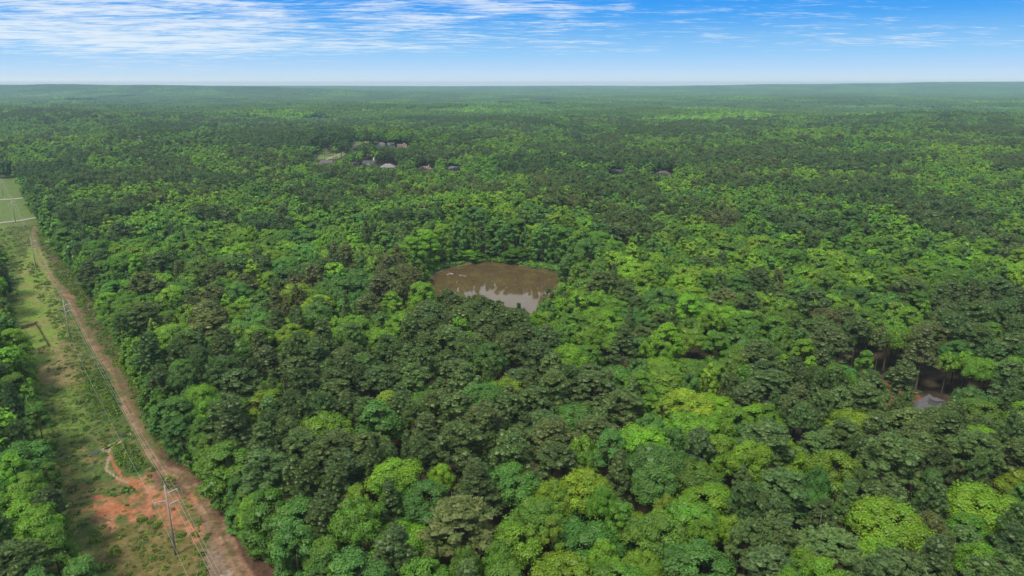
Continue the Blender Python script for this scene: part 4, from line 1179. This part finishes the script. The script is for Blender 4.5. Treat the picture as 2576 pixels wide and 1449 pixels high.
def woodland():
    T = TR; rest = ~SINGLE; g = np.random.default_rng(31)
    near = T['dist'] < 430
    for is_pine, meshes, nf, name in ((True, SRC_P, 4, 'pine_woodland'), (False, SRC_B, 7, 'broadleaf_woodland')):
        k = rest & ((T['code'] < 2) == is_pine)
        n = k.sum()
        if is_pine: pick = np.where(near[k], g.integers(0, 4, n), g.integers(4, 8, n))
        else:
            lowk = T['low'][k]
            pick = np.where(near[k], np.where(lowk, g.integers(5, 7, n), g.integers(0, 5, n)), np.where(lowk, 11, g.integers(7, 11, n)))
        P = np.stack([T['x'][k], T['y'][k], T['z'][k]], 1)
        rot = np.zeros((n, 3)); rot[:, 2] = T['rot'][k]
        sc = np.stack([T['ws'][k], T['ws'][k], T['hs'][k]], 1)
        scatter(name, P, rot, sc, T['tint'][k], pick, meshes, 'mixed woodland beyond the nearer trees')


woodland()


def distant():
    g = np.random.default_rng(41)
    sp = 58
    gx, gy = np.meshgrid(np.arange(-9600, 9600, sp), np.arange(1770, 11300, sp))
    gx = gx.ravel() + g.uniform(-6, 6, gx.size); gy = gy.ravel() + g.uniform(-6, 6, gy.size)
    k = (np.abs(gx) < .80 * gy + 80)
    ok = k.copy()
    fx = gp(FIELD3)
    ok &= ~(inpoly(gx, gy, fx) | (seg_dist(gx, gy, fx, True) < 34))
    for h, p in list(zip(HOUSES, HPOS))[-2:]:
        ok &= ~((np.abs(gx - p[0] * gy / p[1]) < 45) & (gy > p[1] - 60) & (gy < p[1] + 30))
    # open line in front of the far field
    c = np.mean(np.array(fx), 0)
    x, y = gx[ok], gy[ok]; z = terrain(x, y); n = len(x)
    nz = fbm(x / 210, y / 330, 90); nz2 = fbm(x / 130, y / 300, 91) * .6 + fbm(x / 420, y / 700, 92) * .4
    u, v, zc = project(x, y, z + 15)
    ps = np.clip((nz - .5) * 3.4 + .35 + np.where(x < -200, .18, 0), 0, 1)
    for (su, sv, ru, rv, cd) in SPLATS:
        if sv < 345:
            m = ((u - su) / ru) ** 2 + ((v - sv) / rv) ** 2 < 1
            ps = np.where(m, (.85 if cd in 'PQ' else .1), ps)
    pick = np.digitize(ps + g.normal(0, .08, n), [.12, .26, .42, .62, .82])
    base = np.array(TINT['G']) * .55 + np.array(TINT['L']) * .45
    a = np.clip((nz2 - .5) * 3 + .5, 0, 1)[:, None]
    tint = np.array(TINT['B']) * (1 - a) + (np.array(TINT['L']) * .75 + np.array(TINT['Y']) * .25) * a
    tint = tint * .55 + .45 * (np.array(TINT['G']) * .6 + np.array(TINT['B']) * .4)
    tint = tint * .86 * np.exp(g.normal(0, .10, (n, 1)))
    rot = np.zeros((n, 3)); rot[:, 2] = g.integers(0, 4, n) * math.pi / 2
    sc = np.ones((n, 3)); sc[:, 2] = g.uniform(.92, 1.08, n)
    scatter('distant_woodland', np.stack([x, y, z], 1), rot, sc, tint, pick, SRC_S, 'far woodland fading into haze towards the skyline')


distant()

# ------------------------------------------------------------------ low growth in the clearing and round the pond
def make_bush(seed, n=46, size=.3, r=(.75, .75, .5)):
    g = np.random.default_rng(seed); d = rand_dirs(n, g, 0.0)
    P = d * np.array(r) * g.uniform(.6, 1.1, (n, 1)); V, F = quads_at(P, d + g.normal(size=(n, 3)) * .5, size * g.uniform(.6, 1.4, n), g)
    b = g.uniform(.7, 1.3, n); t = np.stack([b, b, b, np.ones(n)], 1)
    return mesh_np('low_bush', V, [F], [M_LEAF], attr={'cluster_tint': ('FACE', 'FLOAT_COLOR', t)})


def undergrowth():
    g = np.random.default_rng(51); meshes = [make_bush(61), make_bush(62, 60, .34), make_bush(63, 30, .22, (.5, .5, .35)), make_bush(64, 26, .2, (.25, .25, .9))]
    N = 130000
    s = g.uniform(-60, 460, N); t = g.uniform(-19, 17, N)
    x = P1[0] + s * UDIR[0] + t * NDIR[0]; y = P1[1] + s * UDIR[1] + t * NDIR[1]
    w = .05 + .08 * (fbm(x / 5, y / 5, 101) > .56)
    for poly, a in ((BRUSH, .8), (BRUSH2, .7), (DARKSCRUB, .25), (OLIVE, .10)):
        w = np.where(inpoly(x, y, gp(poly)), a, w)
    for poly, a in ((MOWN, .006), (DRYPATCH, .03), (CLAY, .012), (CLAY2, .0), (GRAVEL, .01), (MULCH, .03), (SANDBAR, 0), (FARMEADOW, .02), (FARMEADOW2, .02)):
        w = np.where(inpoly(x, y, gp(poly)), a, w)
    lane = (s > 60) & (s < 330) & (t > -4.5) & (t < 1.5); w = np.where(lane & (fbm(x / 4, y / 4, 103) > .5), .20, w)
    w = np.where((s > 40) & (t > 6) & (fbm(x / 5, y / 5, 107) > .47), .30, w)
    w = w * (seg_dist(x, y, gp(TRACK)) > 2.4) * (seg_dist(x, y, gp(RILL_RED)) > .8) * (seg_dist(x, y, gp(RILL_SAND)) > .8) * (np.hypot(x - P1[0], y - P1[1]) > .8)
    k = g.random(N) < w
    x, y, s, t = x[k], y[k], s[k], t[k]; n = len(x)
    z = terrain(x, y) + .12
    code = g.choice([2, 3, 5, 0, 4], n, p=[.38, .16, .22, .18, .06])
    tint = np.array([TINT[CODES[c]] for c in code]) * np.exp(g.normal(0, .2, (n, 1))) * np.array([1.05, .86, .9])
    sc = np.exp(g.normal(-.45, .5, n)); sc = np.clip(sc, .25, 2.2); SCL = np.stack([sc, sc, sc], 1)
    pick = g.integers(0, 4, n)
    # undergrowth round the pond's far shore and under the trees at the wood's rim
    px, py, pc = [], [], []
    pf = np.array(pond_far)
    for _ in range(1500):
        i = int(g.integers(0, len(pf) - 1)); f = g.random(); q = pf[i] * (1 - f) + pf[i + 1] * f
        d = q - np.array([-3, 330]); d /= np.linalg.norm(d); off = g.uniform(1.0, 9.0) if i > 4 else g.uniform(3, 14)
        px.append(q[0] + d[0] * off); py.append(q[1] + d[1] * off); pc.append(g.uniform(1.2, 3.4))
    m = len(px); x = np.concatenate([x, px]); y = np.concatenate([y, py]); z = np.concatenate([z, np.full(m, 0.1)])
    tint = np.concatenate([tint, np.array([TINT['GLB'[int(q)]] for q in g.integers(0, 3, m)]) * np.exp(g.normal(0, .15, (m, 1)))])
    SCL = np.concatenate([SCL, np.repeat(np.array(pc)[:, None], 3, 1)]); pick = np.concatenate([pick, g.integers(0, 2, m)]); n += m
    rot = np.zeros((n, 3)); rot[:, 2] = g.uniform(0, 6.28, n)
    scatter('undergrowth', np.stack([x, y, z], 1), rot, SCL, tint, pick, meshes, 'low bushes and weeds of the clearing')


undergrowth()

# ------------------------------------------------------------------ power line
M_POLE = simple_mat('weathered_pole', (0.27, 0.245, 0.215), 0.85, 0.2, 2.0, stretch=(3, 3, .4))
M_STEEL = simple_mat('galvanised_steel', (0.40, 0.41, 0.42), 0.5, 0.1, 2.0, metal=0.3)
M_WIRE = simple_mat('aluminium_cable', (0.32, 0.33, 0.32), 0.45, 0.05, 2.0, metal=0.2)
M_INS = simple_mat('grey_insulator', (0.45, 0.45, 0.46), 0.4, 0.1, 2.0)
LINE_YAW = math.atan2(UDIR[1], UDIR[0]) - math.pi / 2
ARMS = [(+1, 15.9), (-1, 14.3), (+1, 13.2)]       # side across the strip, height of the tip


def power_pole(x, y, h, label):
    root = empty('utility_pole', (x, y, float(terrain(x, y))), LINE_YAW)
    tag(root, label, 'utility pole', 'poles of the power line')
    mb = MB(); mb.tube([(0, 0, -.8), (0, 0, h * .5), (0, 0, h)], [.27, .22, .16], 12); mb.build('pole', M_POLE, root, smooth=True)
    mb = MB(); mb.tube([(0, 0, h), (0, 0, h + .5)], [.05, .04], 6); mb.build('tip_bracket', M_STEEL, root)
    for sd, hz in ARMS:
        hz = hz + (h - 17.9)
        mb = MB(); mb.tube([(sd * .18, 0, hz - .25), (sd * 1.2, 0, hz + .0), (sd * 2.35, 0, hz + .18)], [.12, .10, .08], 6)
        mb.tube([(sd * .18, 0, hz - .75), (sd * 1.3, 0, hz - .02)], .045, 5)
        arm = mb.build('crossarm', M_STEEL, root)
        mb = MB(); mb.tube([(sd * 2.3, 0, hz + .15), (sd * 2.3, 0, hz - .1), (sd * 2.3, 0, hz - .75)], [.05, .12, .07], 6)
        mb.build('insulator', M_INS, arm)
    mb = MB()
    for k in range(10): mb.tube([(0.2, -.2, 3 + k * 1.1), (0.42, -.42, 3 + k * 1.1)], .02, 4)
    mb.build('step_bolt', M_STEEL, root)
    return root


PPX = [(443, 1398), (179, 861), (92, 676), (39.5, 560)]
POLES = [np.array(P1)] + [at(*p)[:2] for p in PPX[1:]]
lab = ['tall grey utility pole standing on the clearing floor beside the red clay',
       'grey utility pole near the wooden paddock fence, second up the clearing',
       'grey utility pole where the dirt track bends, third up the clearing',
       'small far utility pole beside the paved road that crosses the clearing']
POLES = [POLES[0], POLES[1], POLES[2], POLES[3]]
for (x, y), l in zip(POLES, lab): power_pole(x, y, 17.9, l)
p5 = POLES[3] + UDIR * 158; power_pole(p5[0], p5[1], 17.9, 'farthest utility pole, in the meadow above the two roads')
ALLP = [POLES[0] - UDIR * 166] + POLES + [p5, p5 + UDIR * 160]


def cable(name, side, hz, label):
    mb = MB(); pts = []
    for a, b in zip(ALLP[:-1], ALLP[1:]):
        n = 14; sag = 3.0 if side else 2.0
        for k in range(n):
            f = k / n; q = a * (1 - f) + b * f
            pts.append((q[0] + NDIR[0] * side * 2.3, q[1] + NDIR[1] * side * 2.3, float(terrain(q[0], q[1])) + hz - 4 * sag * f * (1 - f)))
    mb.tube(pts, 0.024, 4, cap=False)
    o = mb.build(name, M_WIRE, smooth=True); tag(o, label, 'power cable', 'cables of the power line')


cable('power_cable', 0, 18.4, 'pale ground wire running over the very tops of the poles')
cable('power_cable', 1, 15.3, 'power cable on the upper arms, on the dirt track side')
cable('power_cable', -1, 13.7, 'power cable on the arms reaching towards the paddock side')
cable('power_cable', 1, 12.6, 'power cable on the lower arms, on the dirt track side')

# ------------------------------------------------------------------ paddock fence
def paddock_fence():
    wood = simple_mat('dark_fence_wood', (0.075, 0.052, 0.04), 0.85, 0.25, 3.0)
    corners = [at(*z2(*p))[:2] for p in [(120, 120), (150, 113), (197, 100), (240, 175), (267, 218), (212, 241)]]
    c0 = corners[2]
    root = empty('paddock_fence', (c0[0], c0[1], 0)); tag(root, 'dark brown three rail wooden fence round a corner of the grass paddock', 'fence')
    posts = []
    for a, b in zip(corners[:-1], corners[1:]):
        d = b - a; L_ = np.hypot(*d); n = max(1, int(round(L_ / 2.6)))
        posts += [a + d * k / n for k in range(n)]
    posts.append(corners[-1])
    pm = MB(); pm.box((0, 0, .75), (.2, .2, 1.7)); pmesh = None
    for q in posts:
        if pmesh is None:
            o = pm.build('post', wood, root); pmesh = o.data
        else:
            o = bpy.data.objects.new('post', pmesh); COL.objects.link(o); o.parent = root
        o.location = (q[0] - c0[0], q[1] - c0[1], .1)
    rm = MB(); rm.box((.5, 0, 0), (1, .05, .2)); rmesh = None
    for a, b in zip(posts[:-1], posts[1:]):
        d = b - a
        for hz in (.5, .95, 1.4):
            if rmesh is None:
                o = rm.build('rail', wood, root); rmesh = o.data
            else:
                o = bpy.data.objects.new('rail', rmesh); COL.objects.link(o); o.parent = root
            o.location = (a[0] - c0[0], a[1] - c0[1], hz + .1); o.rotation_euler = (0, 0, math.atan2(d[1], d[0])); o.scale = (float(np.hypot(*d)), 1, 1)


paddock_fence()

# ------------------------------------------------------------------ creek crossing: puddle, fallen logs, old post
def creek():
    wet = new_mat('dark_puddle'); nt = wet.node_tree
    b = nd(nt, 'ShaderNodeBsdfPrincipled', inp={'Base Color': (0.018, 0.016, 0.014, 1), 'Roughness': 0.12}); o = nd(nt, 'ShaderNodeOutputMaterial'); nt.links.new(b.outputs[0], o.inputs[0])
    def pool(px, name):
        w = [at(*z2(*p))[:2] for p in px]
        me = bpy.data.meshes.new(name); me.from_pydata([(q[0], q[1], .30 + .02 * math.sin(i)) for i, q in enumerate(w)], [], [tuple(range(len(w)))]); me.materials.append(wet); me.update()
        if me.polygons[0].normal.z < 0: me.flip_normals()
        tag(link(name, me), kind='structure')
    pool([(622, 690), (640, 680), (665, 678), (700, 670), (694, 679), (670, 688), (640, 695)], 'creek_water')
    pool([(480, 795), (500, 785), (530, 775), (545, 778), (530, 790), (500, 800)], 'creek_water')
    pool([(560, 770), (590, 757), (610, 748), (606, 756), (580, 772)], 'creek_water')
    pale = simple_mat('bleached_wood', (0.36, 0.30, 0.23), 0.8, 0.15, 3.0, stretch=(1, 6, 6))
    def log(a, b_, r, lab):
        A = at(*z2(*a)); B = at(*z2(*b_)); mid = (A + B) / 2
        mb = MB(); d = B - A
        mb.tube([A - mid + np.array([0, 0, .35]), d * .0 + np.array([.08, .05, .42]), B - mid + np.array([0, 0, .38])], [r, r * .85, r * .55], 8)
        o = mb.build('fallen_log', pale, None, tuple(mid), smooth=True); tag(o, lab, 'log', 'bleached logs at the creek')
    log((556, 772), (648, 722), .22, 'longest bleached log, lying across the dark creek bed')
    log((585, 776), (630, 745), .15, 'shorter bleached log beside the longest log, on pale sand')
    log((700, 684), (708, 698), .12, 'short pale plank end beside the dark puddle near the wires')


creek()

# ------------------------------------------------------------------ wooden rafts on the pond
def rafts():
    wood = simple_mat('grey_driftwood', (0.24, 0.205, 0.18), 0.8, 0.3, 2.0)
    f = 0.17776
    def q(x, y): return at(1030.4 + x * f, 547.4 + y * f, WATER_Z, flat=True)
    def raft(pts, label, n, wdt):
        A, B = q(*pts[0]), q(*pts[1]); mid = (A + B) / 2; d = B - A; yaw = math.atan2(d[1], d[0]); L_ = float(np.hypot(d[0], d[1]))
        root = empty('floating_timber', (mid[0], mid[1], WATER_Z), yaw); tag(root, label, 'driftwood', 'driftwood on the pond')
        g = np.random.default_rng(int(abs(pts[0][0])))
        for k in range(n):
            mb = MB(); yy = (k - (n - 1) / 2) * wdt / n; a = g.uniform(-.12, .12); l2 = L_ * g.uniform(.38, .5)
            mb.tube([(-l2, yy - a * l2 * .4, .10), (0, yy, .22), (l2, yy + a * l2 * .4, .14)], [.16, .2, .13], 7)
            mb.build('plank', wood, root, smooth=True)
        mb = MB(); mb.tube([(-L_ * .3, -wdt * .4, .3), (-L_ * .28, wdt * .4, .34)], [.12, .1], 6); mb.tube([(L_ * .3, -wdt * .4, .3), (L_ * .26, wdt * .4, .32)], [.12, .1], 6)
        mb.build('cross_timber', wood, root, smooth=True)
    raft(((522, 815), (560, 812)), 'small end of broken timber nearest the muddy bank', 3, 1.2)
    raft(((552, 790), (622, 806)), 'largest raft of grey broken timber floating on the pond', 4, 1.8)
    raft(((692, 822), (752, 822)), 'grey brown timber floating just off the largest raft', 3, 1.0)
    raft(((752, 828), (806, 834)), 'pale timber end floating farthest from the muddy bank', 2, .8)


rafts()

# ------------------------------------------------------------------ houses
M_GLASS = simple_mat('window_glass', (0.03, 0.04, 0.05), 0.1, 0.0, 1.0, spec=0.8)
M_TRIM = simple_mat('white_trim', (0.72, 0.72, 0.70), 0.6, 0.05, 1.0)


def roof_mb(w, d, z0, pitch, hip, over=.6):
    mb = MB(); hw, hd = w / 2 + over, d / 2 + over; rz = z0 + hd * pitch; rx = hw - (hd if hip else 0)
    e = .18
    vs = [(-hw, -hd, z0), (hw, -hd, z0), (hw, hd, z0), (-hw, hd, z0), (-rx, 0, rz), (rx, 0, rz)]
    vs += [(a, b, c - e) for a, b, c in vs]
    fs = [(0, 1, 5, 4), (2, 3, 4, 5), (1, 2, 5), (3, 0, 4), (7, 6, 10, 11), (9, 8, 11, 10), (8, 7, 11), (6, 9, 10),
          (1, 0, 6, 7), (3, 2, 8, 9), (2, 1, 7, 8), (0, 3, 9, 6)]
    mb.add(vs, fs); return mb, rz


def house(p, w, d, rz, style, roof_c, wall_c, label, roof_dz):
    hip = style == 'hip'; pitch = .75 if style in ('gable', 'white', 'wgable', 'brick') else .6
    wall_h = max(3.0, roof_dz + 1.5 - (d / 2) * pitch)
    root = empty('house', (p[0], p[1], p[2]), rz); tag(root, label, 'house', 'houses of the far settlement')
    wm = simple_mat('house_wall', wall_c, .8, .1, .5); rm = simple_mat('roof_shingles', roof_c, .85, .2, 2.0, bump=.3)
    mb = MB(); mb.box((0, 0, wall_h / 2 - .5), (w, d, wall_h + 1.0)); 
    if not hip:
        for sx in (-1, 1):
            x = sx * w / 2
            mb.add([(x, -d / 2, wall_h), (x, d / 2, wall_h), (x, 0, wall_h + d / 2 * pitch), (x - sx * .3, -d / 2, wall_h), (x - sx * .3, d / 2, wall_h), (x - sx * .3, 0, wall_h + d / 2 * pitch)],
                   [(0, 1, 2), (5, 4, 3), (0, 2, 5, 3), (1, 4, 5, 2)])
    mb.build('wall', wm, root)
    mb, top = roof_mb(w, d, wall_h + .12, pitch, hip); rf = mb.build('roof', rm, root)
    def window(x, y, z, ww=1.1, hh=1.5, side=False):
        fr = MB(); fr.box((x, y, z), (ww + .3, .14, hh + .3) if not side else (.14, ww + .3, hh + .3)); f = fr.build('window', M_TRIM, root)
        pn = MB()
        for k in (-1, 1):
            pn.box((x + (0 if side else k * ww / 4), y - (0 if side else .08), z) if not side else (x + .08 * (1 if x > 0 else -1), y + k * ww / 4, z),
                   (ww / 2 - .08, .04, hh) if not side else (.04, ww / 2 - .08, hh))
        pn.build('pane', M_GLASS, f)
    n = int(w // 3.6)
    for k in range(n): window(-w / 2 + (k + .5) * w / n, -d / 2 - .08, max(1.6, wall_h - 1.6))
    window(w / 2 + .08, 0, max(1.6, wall_h - 1.2), side=True); window(-w / 2 - .08, 0, max(1.6, wall_h - 1.2), side=True)
    ch = MB()
    if style == 'white':
        ch.box((w * .32, .6, top + .6), (1.6, 1.2, 4.6)); ch.build('chimney', M_TRIM, rf)
    elif label.endswith('chimney') or style == 'brick':
        ch.box((w * .25, .8, top - .1), (1.0, .9, 2.2)); ch.build('chimney', M_TRIM, rf)
    if style in ('wgable', 'brick', 'white'):
        gx = w * .28 if style != 'white' else -w * .12; gw = 4.4
        g = MB(); g.box((gx, -d / 2 - .9, wall_h / 2 - .4), (gw, 1.8, wall_h + .8))
        g.add([(gx - gw / 2, -d / 2 - 1.8, wall_h), (gx + gw / 2, -d / 2 - 1.8, wall_h), (gx, -d / 2 - 1.8, wall_h + gw * .42), (gx - gw / 2, 0, wall_h), (gx + gw / 2, 0, wall_h), (gx, 0, wall_h + gw * .42)],
              [(0, 1, 2), (4, 3, 5), (0, 2, 5, 3), (1, 4, 5, 2)])
        g.build('gable_wing', M_TRIM, root)
        g = MB(); o_ = .35; zt = wall_h + gw * .42 + .25
        g.add([(gx - gw / 2 - o_, -d / 2 - 2.1, wall_h - .1), (gx, -d / 2 - 2.1, zt), (gx + gw / 2 + o_, -d / 2 - 2.1, wall_h - .1), (gx - gw / 2 - o_, .2, wall_h - .1), (gx, .2, zt), (gx + gw / 2 + o_, .2, wall_h - .1),
               (gx - gw / 2 - o_, -d / 2 - 2.1, wall_h - .26), (gx, -d / 2 - 2.1, zt - .18), (gx + gw / 2 + o_, -d / 2 - 2.1, wall_h - .26)],
              [(0, 1, 4, 3), (1, 2, 5, 4), (0, 6, 7, 1), (1, 7, 8, 2)])
        g.build('gable_roof', rm, root)
        fr = MB(); fr.box((gx, -d / 2 - 1.86, wall_h - .6), (1.4, .12, 1.7)); f = fr.build('window', M_GLASS, root)
    if style == 'hip':
        for k in (-1, 0, 1):
            dm = MB(); x = k * w * .2; dm.box((x, -d * .3, wall_h + 1.0), (1.5, 1.6, 1.3)); dd = dm.build('dormer', M_TRIM, root)
            pn = MB(); pn.box((x, -d * .3 - .83, wall_h + 1.1), (.9, .06, .9)); pn.build('pane', M_GLASS, dd)
            rr = MB(); rr.add([(x - .95, -d * .3 - 1.0, wall_h + 1.65), (x + .95, -d * .3 - 1.0, wall_h + 1.65), (x, -d * .3 - 1.0, wall_h + 2.3), (x - .95, 1.0 - d * .1, wall_h + 1.65), (x + .95, 1.0 - d * .1, wall_h + 1.65), (x, 1.0 - d * .1, wall_h + 2.3)],
                             [(0, 1, 2), (4, 3, 5), (0, 2, 5, 3), (1, 4, 5, 2), (0, 3, 4, 1)]); rr.build('dormer_roof', rm, dd)


for h, p in zip(HOUSES, HPOS): house(p, h[3], h[4], h[5], h[6], h[7], h[8], h[9], h[2])


def big_house():
    """the near house on the right, only its shingle roofs above the pines"""
    rm = simple_mat('grey_shingles', (0.085, 0.084, 0.098), .85, .22, 1.5, bump=.4); wm = simple_mat('cream_siding', (0.45, 0.42, 0.36), .8, .1, .6)
    A = at(2311, 1011, 6.6); B = at(2347, 1011, 6.6)
    cx, cy = BIG[0], BIG[1]
    root = empty('house', (cx, cy, BIG[2]), 0.0); tag(root, 'near house with grey shingle roofs and raised roof slab, sunk among pines', 'house')
    w = float(B[0] - A[0]); x0 = A[0] - cx; x1 = B[0] - cx; ry = A[1] - cy
    # left wing, hipped to the left
    mb = MB(); e = 5.2; d = 4.4
    mb.add([(x0 - 3.0, ry - d, e - .8), (x1 + 2, ry - d, e - .8), (x1 + 2, ry + d, e - .8), (x0 - 3.0, ry + d, e - .8), (x0, ry, 6.6), (x1 + 2, ry, 6.6)],
           [(0, 1, 5, 4), (2, 3, 4, 5), (3, 0, 4), (1, 2, 5), (3, 2, 1, 0)])
    mb.build('roof', rm, root)
    mb = MB(); mb.box(((x0 + x1) / 2 - .3, ry, 2.0), (x1 - x0 + 4.4, 2 * d - 1.0, 4.6)); mb.build('wall', wm, root)
    # cross wing with a gable towards the camera and its raised monitor
    c = x1 + 1.6
    mb = MB(); mb.add([(c - 3.6, ry - 7.0, 4.2), (c, ry - 7.0, 7.0), (c + 4.2, ry - 7.0, 4.0), (c - 3.6, ry + 4.5, 4.2), (c, ry + 4.5, 7.0), (c + 4.2, ry + 4.5, 4.0),
                       (c - 3.6, ry - 7.0, 4.0), (c, ry - 7.0, 6.8), (c + 4.2, ry - 7.0, 3.8)],
                      [(0, 1, 4, 3), (1, 2, 5, 4), (0, 6, 7, 1), (1, 7, 8, 2), (3, 4, 5)]); mb.build('cross_roof', rm, root)
    mb = MB(); mb.tube([(c, ry - 7.15, 6.95), (c + 4.25, ry - 7.15, 3.95)], .12, 4); mb.tube([(c, ry - 7.15, 6.95), (c - 3.6, ry - 7.15, 4.15)], .12, 4); mb.build('bargeboard', M_TRIM, root)
    mb = MB(); mb.box((c + .2, ry - 1.2, 1.9), (6.6, 10.8, 4.4)); mb.add([(c - 3.1, ry - 6.7, 4.1), (c + 3.5, ry - 6.7, 4.1), (c, ry - 6.7, 6.6)], [(0, 1, 2)]); mb.build('wing_wall', wm, root)
    mb = MB(); mb.box((c + 1.0, ry - 6.78, 3.2), (1.4, .1, 1.6)); f = mb.build('window', M_TRIM, root)
    mb = MB(); mb.box((c + 1.0, ry - 6.85, 3.2), (1.1, .06, 1.3)); mb.build('pane', M_GLASS, f)
    # raised slab
    q = [at(2333, 1001, 8.2), at(2357, 1000.5, 8.2), at(2380, 1009, 7.5), at(2352, 1009, 7.5)]
    vs = [(a[0] - cx, a[1] - cy, hz) for a, hz in zip(q, (8.3, 8.3, 7.5, 7.5))]; vs += [(a, b, z - .22) for a, b, z in vs]
    mb = MB(); mb.add(vs, [(3, 2, 1, 0), (4, 5, 6, 7), (0, 1, 5, 4), (1, 2, 6, 5), (2, 3, 7, 6), (3, 0, 4, 7)]); mb.build('raised_roof', rm, root)
    m = np.mean(np.array(vs[:4]), 0)
    mb = MB(); k = .82; lo = [(m[0] + (a - m[0]) * k, m[1] + (b - m[1]) * k, z - .25) for a, b, z in vs[:4]]; lo2 = [(a, b, 5.0) for a, b, z in lo]
    mb.add(lo + lo2, [(0, 1, 5, 4), (1, 2, 6, 5), (2, 3, 7, 6), (3, 0, 4, 7)]); mb.build('monitor_wall', simple_mat('dark_siding', (0.10, 0.11, 0.11), .8, .1, .6), root)
    # bare reddish yard behind it
    yard = simple_mat('pine_straw_yard', (0.13, 0.055, 0.03), .95, .35, .3)
    P = [(cx - 16, cy + 4), (cx - 14, cy + 30), (cx - 6, cy + 38), (cx + 6, cy + 30), (cx + 10, cy + 12), (cx + 8, cy - 6), (cx - 12, cy - 6)]
    sheet('yard', P, yard, .08, cell=2.0, px=False)


big_house()

# ------------------------------------------------------------------ far steel tower and its side poles
def tower():
    p = at(352, 346, 24); x, y, z = p
    root = empty('transmission_tower', (x, y, z), .3); root.scale = (.55, .55, .72); tag(root, 'pale lattice transmission tower rising from woods in the far left distance', 'pylon')
    def leg(sx, sy):
        mb = MB(); mb.tube([(sx * 3, sy * 3, -1), (sx * .9, sy * .9, 26), (sx * .5, sy * .5, 36)], [.25, .2, .16], 4); mb.build('leg', M_STEEL, root)
    for sx in (-1, 1):
        for sy in (-1, 1): leg(sx, sy)
    mb = MB()
    for k in range(9):
        a = 3 - 2.1 * min(1, k * 3.6 / 26); b = 3 - 2.1 * min(1, (k + 1) * 3.6 / 26); z0, z1 = k * 3.6, (k + 1) * 3.6
        for s1, s2 in (((-1, -1), (1, -1)), ((1, -1), (1, 1)), ((1, 1), (-1, 1)), ((-1, 1), (-1, -1))):
            mb.tube([(s1[0] * a, s1[1] * a, z0), (s2[0] * b, s2[1] * b, z1)], .1, 3); mb.tube([(s2[0] * a, s2[1] * a, z0), (s1[0] * b, s1[1] * b, z1)], .1, 3)
    mb.build('lattice', M_STEEL, root)
    for hz in (25, 30, 35):
        mb = MB(); mb.tube([(-5, 0, hz), (0, 0, hz + .8), (5, 0, hz)], [.12, .22, .12], 4); mb.build('crossarm', M_STEEL, root)


tower()

# a dead grey tree and a pale snag in the middle distance
def dead_tree(u, v, h, label):
    p = at(u, v, h * .6); g = np.random.default_rng(int(u)); root = empty('dead_tree', tuple(p)); tag(root, label, 'dead tree', None)
    mb = MB(); mb.tube([(0, 0, -.5), (.2, .1, h * .5), (.1, .3, h)], [.3, .2, .05], 6); mb.build('trunk', M_BARK_PALE, root)
    mb = MB()
    for k in range(16):
        zb = h * g.uniform(.4, .92); a = g.uniform(0, 6.28); l = g.uniform(1.2, 3.6) * (1.15 - zb / h); 
        mb.tube([(.1, .1, zb), (math.cos(a) * l * .6, math.sin(a) * l * .6, zb + l * .5), (math.cos(a) * l, math.sin(a) * l, zb + l * 1.1)], [.09, .05, .02], 4, cap=False)
    mb.build('branches', M_BARK_PALE, root)


dead_tree(1435, 462, 20, 'bare grey dead tree rising among green crowns')
dead_tree(1137, 1322, 20, 'bare branched tree among bluish green crowns near the bottom middle')
dead_tree(2056, 1368, 19, 'thin bare tree with pale stems beside the large olive pine, lower right')
dead_tree(890, 1352, 19, 'bare branched tree between green crowns at the bottom, right of the track')
dead_tree(1330, 1012, 19, 'thin grey bare tree among the pines below the pond')

# ------------------------------------------------------------------ haze (the air of the whole valley)
def haze():
    mb = MB(); mb.box((0, 5400, 41.0), (21500, 14000, 172.0))
    m = new_mat('haze'); nt = m.node_tree
    v = nd(nt, 'ShaderNodeVolumePrincipled', inp={'Color': (0.50, 0.74, 1.0, 1), 'Density': 0.000095, 'Anisotropy': 0.25})
    o = nd(nt, 'ShaderNodeOutputMaterial'); nt.links.new(v.outputs[0], o.inputs['Volume'])
    h = mb.build('haze', m); tag(h, 'thin pale haze over the whole woodland', kind='stuff')


haze()
